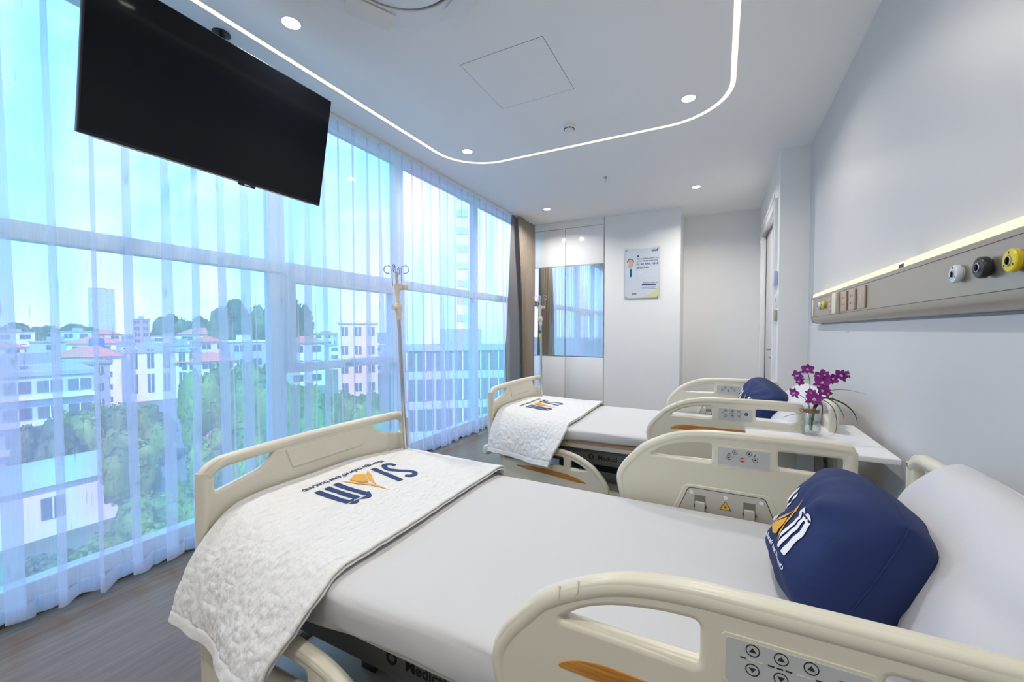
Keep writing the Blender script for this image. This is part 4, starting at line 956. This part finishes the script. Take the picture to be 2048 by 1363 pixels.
VX, VY, VZ = .411, 2.479, .7805
t = thing('glass_vase', 'clear ribbed glass vase standing on the small white table', 'vase', (VX, VY, VZ))
bm = BM(); n = 48; rings = []
for r, z in ((.0, .002), (.034, .002), (.0385, .006), (.040, .02), (.0402, .09), (.038, .103), (.032, .112), (.031, .122), (.0355, .135), (.0335, .135), (.029, .122), (.030, .112), (.036, .10), (.0375, .02), (.034, .012), (.0, .011)):
    outer = z > .004 and r > .037
    if r == 0: rings.append([bm.verts.new((0, 0, z))]*n)
    else: rings.append([bm.verts.new(((r+(.0013*(k % 2) if outer else 0))*math.cos(2*PI*k/n), (r+(.0013*(k % 2) if outer else 0))*math.sin(2*PI*k/n), z)) for k in range(n)])
for A, B in zip(rings, rings[1:]):
    for k in range(n):
        f = [A[k], A[(k+1) % n], B[(k+1) % n], B[k]]; f = list(dict.fromkeys(f))
        if len(f) > 2: bm.faces.new(f)
obj('glass_body', bm, 'vaseglass', t, 20)
bm = BM(); lathe(bm, [(0, .012), (.035, .013), (.0362, .075), (0, .075)], n=32); obj('water', bm, 'water', t)
bm = BM()
for k in range(4): tube(bm, [Vector((.0335*math.cos(a), .0335*math.sin(a), .112+.003*k)) for a in [2*PI*j/24 for j in range(24)]], .0016, 6, closed=True)
for s in (-1, 1): tube(bm, catmull([(-.028, -.02, .117), (-.042, -.030+s*.01, .128), (-.052, -.034+s*.014, .122), (-.044, -.03, .115), (-.028, -.02, .117)], 5), .0013, 6)
tube(bm, catmull([(-.028, -.02, .117), (-.05, -.03, .106), (-.085, -.04, .098), (-.122, -.045, .082)], 5), .0012, 6)
obj('twine_bow', bm, 'twine', t)
def petal(bm, L_, w, bend, ang, mtx, mi_base=1, mi=0, cup=.25):
    rows = []; nn = 7
    for i in range(nn+1):
        s = i/nn; ww = w*math.sin(PI*min(1, s*.92+.05))**.75; z = bend*s*s*L_
        rows.append([bm.verts.new((mtx @ Matrix.Rotation(ang, 4, 'Z')) @ Vector((s*L_, ww*c/2, z+cup*ww*abs(c)**2*.6))) for c in (-1, -.5, 0, .5, 1)])
    for i in range(nn):
        for k in range(4):
            f = bm.faces.new((rows[i][k], rows[i+1][k], rows[i+1][k+1], rows[i][k+1])); f.material_index = mi_base if i < 1 else mi
def flower(parent, p, facing, size=.024, roll=0):
    z = Vector(facing).normalized(); a, b = frame_from(z); F = Matrix(((a.x, b.x, z.x, p[0]), (a.y, b.y, z.y, p[1]), (a.z, b.z, z.z, p[2]), (0, 0, 0, 1))) @ Matrix.Rotation(roll, 4, 'Z')
    bm = BM(); R = random.Random(int(abs(p[0]*9e4+p[2]*7e4)))
    for k in range(3): petal(bm, size*1.35, size*.72, R.uniform(-.1, .25), PI/2+k*2*PI/3, F)
    for k in (0, 1): petal(bm, size*1.35, size*1.15, R.uniform(-.05, .3), (PI*.16, PI*.84)[k], F @ T(0, 0, .001))
    petal(bm, size*.85, size*.7, .55, -PI/2, F @ T(0, 0, .003), 2, 0)
    lathe(bm, [(0, .004), (size*.16, .006), (size*.2, .013), (size*.12, .014)], n=10, mi=1, mtx=F)
    lathe(bm, [(0, .0095), (size*.13, .010)], n=10, mi=2, mtx=F)
    obj('flower', bm, ['petal', 'petalw', 'throat'], parent, 70)
def W3(x, z, y=VY): return Vector((x, y, z))
ORCH = [
 ('orchid stem with the topmost purple flower rising upright from the vase', [(VX+.004, VY, .80), (VX-.004, VY, .90), (.398, VY, .96), (.405, VY, 1.03), (.392, VY-.01, 1.095)],
  [((.392, VY-.015, 1.103), (-.3, -1, .1), .023, 0), ((.352, VY-.02, 1.072), (-.8, -.8, .0), .022, .6), ((.358, VY-.02, 1.046), (-.5, -1, -.2), .018, 1.0)]),
 ('orchid stem whose purple flowers hang lowest over the vase rim at left', [(VX-.004, VY, .80), (VX-.01, VY-.01, .90), (.385, VY-.03, .955), (.345, VY-.03, .985)],
  [((.338, VY-.035, .985), (-.9, -.6, -.1), .023, .3), ((.414, VY-.05, .962), (-.1, -1, .05), .029, .1), ((.404, VY-.035, .988), (-.4, -1, .5), .020, .8)]),
 ('orchid stem bearing the dense purple flower cluster above the centre of the vase', [(VX, VY+.006, .80), (VX+.006, VY, .90), (.435, VY, .98), (.448, VY-.01, 1.06)],
  [((.448, VY-.03, 1.043), (-.2, -1, .1), .028, .2), ((.455, VY-.02, 1.078), (.2, -1, .4), .023, .9), ((.437, VY-.02, 1.075), (-.6, -1, .3), .018, .4), ((.448, VY-.03, 1.006), (-.1, -1, -.3), .022, 1.3), ((.468, VY-.02, .992), (.5, -1, -.2), .018, .5)]),
 ('orchid stem arching right to the outermost purple flower', [(VX+.006, VY, .80), (VX+.012, VY, .90), (.45, VY+.01, 1.0), (.49, VY+.005, 1.05), (.525, VY, 1.07)],
  [((.522, VY-.01, 1.078), (.3, -1, .2), .025, .4), ((.492, VY-.01, 1.062), (.0, -1, .1), .019, 1.1), ((.548, VY-.005, 1.085), (.9, -.7, .1), .018, .2)])]
for lab, pts, fl in ORCH:
    s = thing('orchid_stem', lab, 'flower', (0, 0, 0), 0, 'purple orchids in the vase')
    bm = BM(); c = catmull(pts, 6); tube(bm, c, .0016, 6)
    for p, fc, sz, ro in fl:
        k = min(c, key=lambda v: (v-Vector(p)).length); tube(bm, [k, (k+Vector(p))/2+Vector((0, 0, .003)), Vector(p)], .0009, 5)
    obj('stem', bm, 'stem', s)
    for p, fc, sz, ro in fl: flower(s, p, fc, sz, ro)
BL = [('long thin grass blade reaching farthest right from the vase', [(VX, VY, .80), (VX+.01, VY, .91), (.46, VY+.01, .985), (.54, VY+.02, 1.01), (.66, VY+.03, .985)], .003),
      ('broad green grass blade arching down to the right of the vase', [(VX, VY-.004, .80), (VX+.015, VY, .91), (.46, VY, .965), (.53, VY-.01, .95), (.575, VY-.02, .905), (.588, VY-.03, .85)], .009),
      ('green grass blade bending over close to the right of the vase', [(VX, VY+.004, .80), (VX+.012, VY, .91), (.445, VY-.01, .97), (.50, VY-.02, .95), (.53, VY-.03, .90), (.535, VY-.03, .865)], .005),
      ('green grass blade drooping to the table top on the right', [(VX+.002, VY, .80), (VX+.012, VY, .91), (.44, VY-.01, .96), (.485, VY-.03, .935), (.505, VY-.04, .87), (.498, VY-.05, .81), (.475, VY-.06, .795)], .004),
      ('short green blade hanging outside the vase on its right', [(VX+.01, VY, .85), (VX+.018, VY, .912), (.447, VY-.02, .945), (.452, VY-.025, .90), (.447, VY-.03, .86)], .007)]
for lab, pts, w in BL:
    bm = BM(); c = catmull(pts, 7); rows = []
    for i, p in enumerate(c):
        s = i/(len(c)-1); ww = w*(1-s**3)*(.4+.6*min(1, s*3)); dd = (c[min(i+1, len(c)-1)]-c[max(0, i-1)]).normalized(); sd = dd.cross(Vector((.2, 1, 0))).normalized()
        rows.append((bm.verts.new(p+sd*ww/2), bm.verts.new(p+Vector((0, .001+ww*.15, 0))), bm.verts.new(p-sd*ww/2)))
    for A, B in zip(rows, rows[1:]):
        bm.faces.new((A[0], A[1], B[1], B[0])); bm.faces.new((A[1], A[2], B[2], B[1]))
    bmesh.ops.solidify(bm, geom=bm.faces[:], thickness=.0004)
    tag(obj('grass_blade', bm, 'leaf', None, 60), lab, 'leaf', 'green blades in the vase')

# ------------------------------------------------------------------ the city beyond the window
GZ = -16.0
def ext(u, v, depth):
    """place at picture direction u, v and a distance along the view axis: only used to choose street positions"""
    yaw = math.radians(26.93); x = (u-1024)/817*depth; X = x*math.cos(yaw)-depth*math.sin(yaw); Y = x*math.sin(yaw)+depth*math.cos(yaw)
    return X, Y, 1.3-(v-660)/817*depth
def emat(n, c, r=.8, var=.05, vs=.6): return mat(n, c, r, var=var, vscale=vs)
M['g_asphalt'] = emat('street_asphalt', (.20, .21, .23)); M['g_earth'] = emat('city_ground', (.16, .20, .15), var=.3, vs=.12)
M['b_white'] = emat('white_render', (.80, .80, .78)); M['b_grey'] = emat('grey_render', (.42, .45, .48)); M['b_cream'] = emat('cream_render', (.78, .66, .52)); M['b_blue'] = emat('pale_blue_render', (.45, .58, .72))
M['b_pink'] = emat('mauve_render', (.42, .30, .36)); M['b_win'] = mat('dark_window_glass', (.10, .14, .18), .2); M['r_red'] = emat('red_tile_roof', (.62, .22, .16)); M['r_green'] = emat('pale_green_metal_roof', (.30, .56, .48)); M['r_grey'] = emat('flat_grey_roof', (.33, .36, .38))
M['tank'] = emat('blue_water_tank', (.06, .16, .50)); M['bark'] = emat('bark', (.10, .07, .05)); M['blossom'] = emat('pink_blossom', (.62, .36, .36), var=.3, vs=3)
def leafmat(n, c):
    m, t, p = new_mat(n); p.inputs['Roughness'].default_value = .7
    tc = t.nodes.new('ShaderNodeTexCoord'); q = t.nodes.new('ShaderNodeTexNoise'); q.inputs['Scale'].default_value = 1.4; q.inputs['Detail'].default_value = 8
    r = t.nodes.new('ShaderNodeValToRGB'); r.color_ramp.elements[0].position = .38; r.color_ramp.elements[1].position = .62
    r.color_ramp.elements[0].color = (c[0]*.55, c[1]*.6, c[2]*.6, 1); r.color_ramp.elements[1].color = (c[0]*1.4, c[1]*1.25, c[2]*1.1, 1)
    t.links.new(tc.outputs['Object'], q.inputs[0]); t.links.new(q.outputs[0], r.inputs[0]); t.links.new(r.outputs[0], p.inputs['Base Color']); return m
M['f_green'] = leafmat('street_tree_leaves', (.15, .30, .05)); M['f_dark'] = leafmat('dark_tree_leaves', (.09, .16, .08))

bm = BM(); box(bm, -2200, -3.6, -900, 2600, GZ-.5, GZ); g = obj('ground', bm, 'g_earth', None, 0); g['kind'] = 'structure'
a = Vector(ext(395, 840, 78)); b = Vector(ext(455, 1000, 42)); d = (b-a).normalized(); d.z = 0; nn = Vector((-d.y, d.x, 0))*5.5
bm = BM(); p0 = a-d*60; p1 = b+d*60
vs = [bm.verts.new((v.x, v.y, GZ+.04)) for v in (p0-nn, p1-nn, p1+nn, p0+nn)]; bm.faces.new(vs); r = bmesh.ops.extrude_face_region(bm, geom=bm.faces[:]); bmesh.ops.translate(bm, verts=[v for v in r['geom'] if isinstance(v, bmesh.types.BMVert)], vec=(0, 0, -.03))
o = obj('street', bm, 'g_asphalt', None, 0); o['kind'] = 'structure'

def building(name, label, u, depth, w, dp, zt, wall, roof, rows, cols, rot=0, group=None, rtype='flat', win='b_win', zb=GZ, ww=.55, wh=.45, ledge=False):
    X, Y, _ = ext(u, 660, depth); t = thing(name, label, 'building', (X, Y, zb), math.atan2(-Y, -X)+PI/2+rot, group)   # local -Y... front looks back to the hospital
    t.rotation_euler = (0, 0, math.atan2(Y, X)-PI/2+rot)
    h = zt-zb; bm = BM(); box(bm, -w/2, w/2, 0, dp, 0, h); obj('walls', bm, wall, t, 0)
    bm = BM()
    if rtype == 'flat': box(bm, -w/2-.3, w/2+.3, -.3, dp+.3, h, h+.5); box(bm, -w/6, w/6, dp*.3, dp*.7, h+.5, h+2.2)
    elif rtype == 'hip':
        q = [bm.verts.new(v) for v in ((-w/2-.6, -.8, h), (w/2+.6, -.8, h), (w/2+.6, dp+.8, h), (-w/2-.6, dp+.8, h), (-w/2+dp*.4, dp/2, h+dp*.22), (w/2-dp*.4, dp/2, h+dp*.22))]
        for f in ((0, 1, 5, 4), (1, 2, 5), (2, 3, 4, 5), (3, 0, 4), (3, 2, 1, 0)): bm.faces.new([q[i] for i in f])
    else:
        pr = [(-.6, h)]+[(-.6+(dp+1.2)*k/10, h+.9*math.sin(PI*k/10)) for k in range(1, 10)]+[(dp+.6, h)]
        A = [bm.verts.new((-w/2-.5, y, z)) for y, z in pr]; B = [bm.verts.new((w/2+.5, y, z)) for y, z in pr]
        for k in range(len(pr)-1): bm.faces.new((A[k], B[k], B[k+1], A[k+1]))
        bm.faces.new(A[::-1]); bm.faces.new(B); bm.faces.new((A[0], A[-1], B[-1], B[0]))
    obj('roof', bm, roof, t, 0)
    fh = h/rows
    for r in range(rows):
        for c in range(cols):
            cw = w/cols; x = -w/2+cw*(c+.5); z = fh*(r+.35)
            bm = BM(); box(bm, x-cw*ww/2, x+cw*ww/2, -.12, .05, z, z+fh*wh); box(bm, x-.05, x+.05, -.16, -.1, z, z+fh*wh, 0, 1); obj('window', bm, [win, 'b_white'], t, 0)
        if ledge:
            bm = BM(); box(bm, -w/2, w/2, -.9, 0, fh*r+fh*.12, fh*r+fh*.24); obj('ledge', bm, 'b_white', t, 0)
    return t
building('office_building', 'pale office block with rows of windows under a flat grey roof at far left', -40, 44, 17, 16, -4.0, 'b_blue', 'r_grey', 4, 7, 0, ledge=True, ww=.8)
building('office_building', 'grey blue wing beside the pale office block, turned away from the window', 108, 66, 15, 10, -4.6, 'b_grey', 'r_grey', 4, 5, .5, ww=.3)
building('apartment_building', 'white block with red tiled roof and two windows per floor behind the trees', 172, 90, 11, 10, -4.6, 'b_white', 'r_red', 4, 2, -.1, rtype='hip', ww=.45, wh=.42)
building('apartment_building', 'white block with tall dark vertical glazing beside the red roofed one', 300, 100, 15, 12, -4.3, 'b_white', 'r_grey', 2, 5, 0, ww=.42, wh=.78)
building('warehouse', 'low white hall with curved pale green roof below the window at left', 95, 34, 11.5, 9, -11.6, 'b_white', 'r_green', 1, 3, .22, rtype='arch', ww=.35, wh=.4)
building('apartment_tower', 'tall hazy residential tower standing above the skyline', 205, 900, 42, 30, 92, 'b_blue', 'r_grey', 22, 5, 0, ww=.7, wh=.5, win='b_grey')
building('apartment_building', 'narrow mauve building on the skyline right of the tower', 283, 260, 8, 10, 8, 'b_pink', 'r_grey', 6, 2, 0)
building('apartment_building', 'cream and white building seen through the opening window sash', 716, 82, 7.5, 10, 2.6, 'b_cream', 'b_white', 5, 3, 0, ww=.5)
building('house', 'house with salmon pink tiled roof right of the white blocks', 415, 108, 13, 10, -7, 'b_white', 'r_red', 3, 3, .2, rtype='hip')
building('apartment_tower', 'tall white tower with one column of windows close behind the right half of the curtain', 925, 60, 17, 14, 70, 'b_white', 'r_grey', 34, 1, .0, ww=.085, wh=.4, win='b_blue')
building('office_building', 'lower grey glazed block in front of the tall white tower', 925, 42, 13, 5, -.8, 'b_grey', 'r_grey', 5, 7, .1, ww=.85, wh=.7)
R = random.Random(5)
MARKS = ((30, 'at the left picture edge'), (95, 'above the pale office block'), (165, 'left of the residential tower'), (240, 'under the residential tower'), (310, 'beside the narrow mauve building'), (380, 'under the twin hazy tree crowns'), (450, 'right of the salmon pink roof'), (520, 'left of the window mullion'), (620, 'at the left of the opening sash'), (690, 'left of the cream building'), (9999, 'right of the cream building'))
HS = (('b_white', 'r_red'), ('b_blue', 'r_grey'), ('b_cream', 'r_grey'), ('b_grey', 'b_white'), ('b_white', 'r_grey'), ('b_cream', 'r_red'))
placed = []
for i in range(26):
    u = -35+i*31+R.uniform(-4, 4); near = i % 2; wl, rf = HS[(i*5+i//6) % 6]
    for _try in range(40):
        dpt = (R.uniform(125, 185) if near else R.uniform(210, 330)); w = R.uniform(8, 12) if near else R.uniform(11, 18); X, Y, _ = ext(u, 660, dpt)
        if all(math.hypot(X-a, Y-b) > (w+c)*.95 for a, b, c in placed): break
    placed.append((X, Y, w)); top = 1.3-(R.uniform(22, 36) if near else R.uniform(3, 14))/817*dpt; top = min(top, 2)
    kind = {'r_red': 'red', 'r_grey': 'grey', 'b_white': 'white'}[rf]; wn_ = {'b_white': 'white', 'b_blue': 'pale blue', 'b_cream': 'cream', 'b_grey': 'grey'}[wl]
    where = next(m for q, m in MARKS if u < q)
    building('town_house', '%s %s town house with %s roof %s' % ('distant' if not near else 'mid-distance', wn_, kind, where), u, dpt, w, w*.9, max(top, GZ+4), wl, rf, 3, 2, R.uniform(-.4, .4), 'small houses of the hazy skyline', 'hip' if rf == 'r_red' else 'flat')
t = thing('water_tank', 'blue water tank on the roof of the white block', 'water tank', (*ext(193, 660, 96)[:2], -3.9))
bm = BM(); lathe(bm, [(0, 0), (1.3, 0), (1.35, .2), (1.35, 2.4), (1.1, 2.9), (.4, 3.1), (0, 3.1)], n=20, c=(0, 0, .4)); obj('tank_body', bm, 'tank', t)
bm = BM(); box(bm, -1.4, 1.4, -1.4, 1.4, 0, .4); obj('stand', bm, 'b_grey', t, 0)

def tree_mesh(seed, m):
    R = random.Random(seed); bm = BM(); lumps = []
    for k in range(16):
        a = R.uniform(0, 2*PI); r = R.uniform(0, .62)**.8; z = R.uniform(.30, .80); lumps.append((Vector((r*math.cos(a), r*math.sin(a), z)), R.uniform(.24, .38)))
    for c, rr in lumps:
        res = bmesh.ops.create_icosphere(bm, subdivisions=3, radius=rr, matrix=T(*c))
        for v in res['verts']:
            dv = (v.co-c).normalized(); v.co += dv*rr*(.28*mnoise.noise(v.co*5.0+Vector((seed, 0, 0)))+.14*mnoise.noise(v.co*15.0))
    for k in range(3600):   # leaf clusters standing off the lumps
        c, rr = R.choice(lumps); dv = Vector((R.gauss(0, 1), R.gauss(0, 1), R.gauss(.3, 1))).normalized(); p = c+dv*rr*R.uniform(.96, 1.14); s = R.uniform(.020, .042)
        a, b = frame_from((dv+Vector((R.uniform(-.7, .7), R.uniform(-.7, .7), R.uniform(-.7, .7)))).normalized())
        bm.faces.new([bm.verts.new(p+a*s*x+b*s*y) for x, y in ((-1, -.6), (1, -.4), (.8, .7), (-.7, .8))])
    me = bpy.data.meshes.new('crown'); bm.to_mesh(me); bm.free(); me.materials.append(M[m])
    for p in me.polygons: p.use_smooth = True
    return me
CR = [tree_mesh(1, 'f_green'), tree_mesh(2, 'f_green'), tree_mesh(3, 'f_green'), tree_mesh(4, 'f_dark'), tree_mesh(5, 'f_dark')]
bm = BM(); tube(bm, [(0, 0, 0), (.02, 0, .2), (0, .01, .5)], [.05, .035, .02], 8)
for k in range(4): tube(bm, [(0, 0, .28), (.25*math.cos(k*1.6), .25*math.sin(k*1.6), .55)], [.02, .008], 6)
TRK = bpy.data.meshes.new('trunk'); bm.to_mesh(TRK); bm.free(); TRK.materials.append(M['bark'])
def tree(u, v, depth, wd, kind, label, group):
    X, Y, z = ext(u, v, depth); H = max(z-GZ, 3); t = thing('tree', label, 'tree', (X, Y, GZ), (u*1.7) % 6, group)
    c = bpy.data.objects.new('crown', CR[kind]); COL.objects.link(c); c.parent = t; c.scale = (wd/2, wd/2, H*.93)
    k = bpy.data.objects.new('trunk', TRK); COL.objects.link(k); k.parent = t; k.scale = (wd/2.5, wd/2.5, H)
G1 = 'leafy trees in front of the white blocks'; G2 = 'leafy trees along the street'; G3 = 'hazy trees along the skyline'; G4 = 'trees close below the window'
TR = [(75, 850, 40, 6, 3, 'dark leafy tree in front of the pale office block', G1), (140, 822, 50, 7, 1, 'bright green tree left of centre in front of the white block', G1), (185, 812, 46, 8, 0, 'broad bright green tree directly before the red roofed block', G1),
      (275, 815, 50, 8, 2, 'bright green tree below the tall glazing of the white block', G1), (235, 860, 38, 7, 1, 'green tree overlapping the larger ones above the low hall', G1),
      (430, 735, 58, 9, 1, 'tall green tree left of the street, beyond the metal window frame', G2), (480, 725, 62, 10, 0, 'tall leafy tree rising above the street', G2), (530, 760, 52, 9, 2, 'green tree behind the left end of the footboard', G2), (470, 850, 40, 8, 1, 'green tree standing over the middle of the street', G2),
      (590, 770, 56, 9, 0, 'green tree seen below the opening sash at its left', G2), (650, 780, 60, 9, 1, 'green tree seen below the opening sash at its centre', G2), (730, 790, 58, 8, 2, 'green tree seen below the opening sash at its right', G2), (560, 860, 40, 9, 2, 'green tree just above the footboard', G2), (680, 850, 42, 8, 0, 'green tree low behind the footboard centre', G2),
      (335, 634, 290, 26, 4, 'hazy dark tree crown on the skyline left of the tall ones', G3), (398, 638, 330, 26, 4, 'hazy dark tree crown on the skyline beside its twin', G3), (482, 612, 165, 22, 4, 'tall hazy tree crown on the skyline left of the mullion', G3), (582, 606, 190, 23, 3, 'tall hazy tree crown on the skyline inside the sash', G3),
      (40, 650, 300, 38, 4, 'low hazy tree line at far left of the skyline', G3), (138, 652, 345, 42, 4, 'low hazy trees left of the residential tower', G3),
      (320, 985, 30, 7, 0, 'green tree crown low beside the sheer fold, below the street', G4), (270, 1010, 26, 6, 1, 'green tree crown at the right end of the low hall', G4), (385, 975, 30, 6, 2, 'green tree crown left of the bed end', G4), (150, 1100, 22, 6, 1, 'green tree crown in front of the low hall', G4), (60, 1130, 20, 5, 3, 'dark green tree crown at bottom left', G4), (240, 1090, 21, 5, 0, 'green tree crown lowest behind the curtain hem', G4), (330, 1070, 24, 5, 2, 'bright green bush like tree above the curtain hem', G4)]
for a in TR: tree(*a)
def car(u, v, depth, m, label, rz):
    X, Y, _ = ext(u, v, depth); t = thing('car', label, 'car', (X, Y, GZ+.05), rz, 'cars in the street')
    bm = BM(); box(bm, -2.1, 2.1, -.85, .85, .3, .95, .15); box(bm, -1.3, 1.3, -.75, .75, .9, 1.5, .2); obj('body', bm, m, t)
    for x in (-1.3, 1.3):
        for y in (-.8, .8): bm = BM(); cyl(bm, (x, y-.1, .32), (x, y+.1, .32), .32, 14); obj('wheel', bm, 'black', t)
car(398, 850, 74, 'b_white', 'white car in the street below, behind the sheer fold', 1.0); car(440, 890, 60, 'b_blue', 'pale blue car in the street near the blossom', 1.0)
X, Y, _ = ext(428, 880, 56); t = thing('flowering_bush', 'pale pink flowering bush beside the street', 'bush', (X, Y, GZ))
c = bpy.data.objects.new('crown', CR[1].copy()); c.data.materials.clear(); c.data.materials.append(M['blossom']); COL.objects.link(c); c.parent = t; c.scale = (2, 2, 3.4)
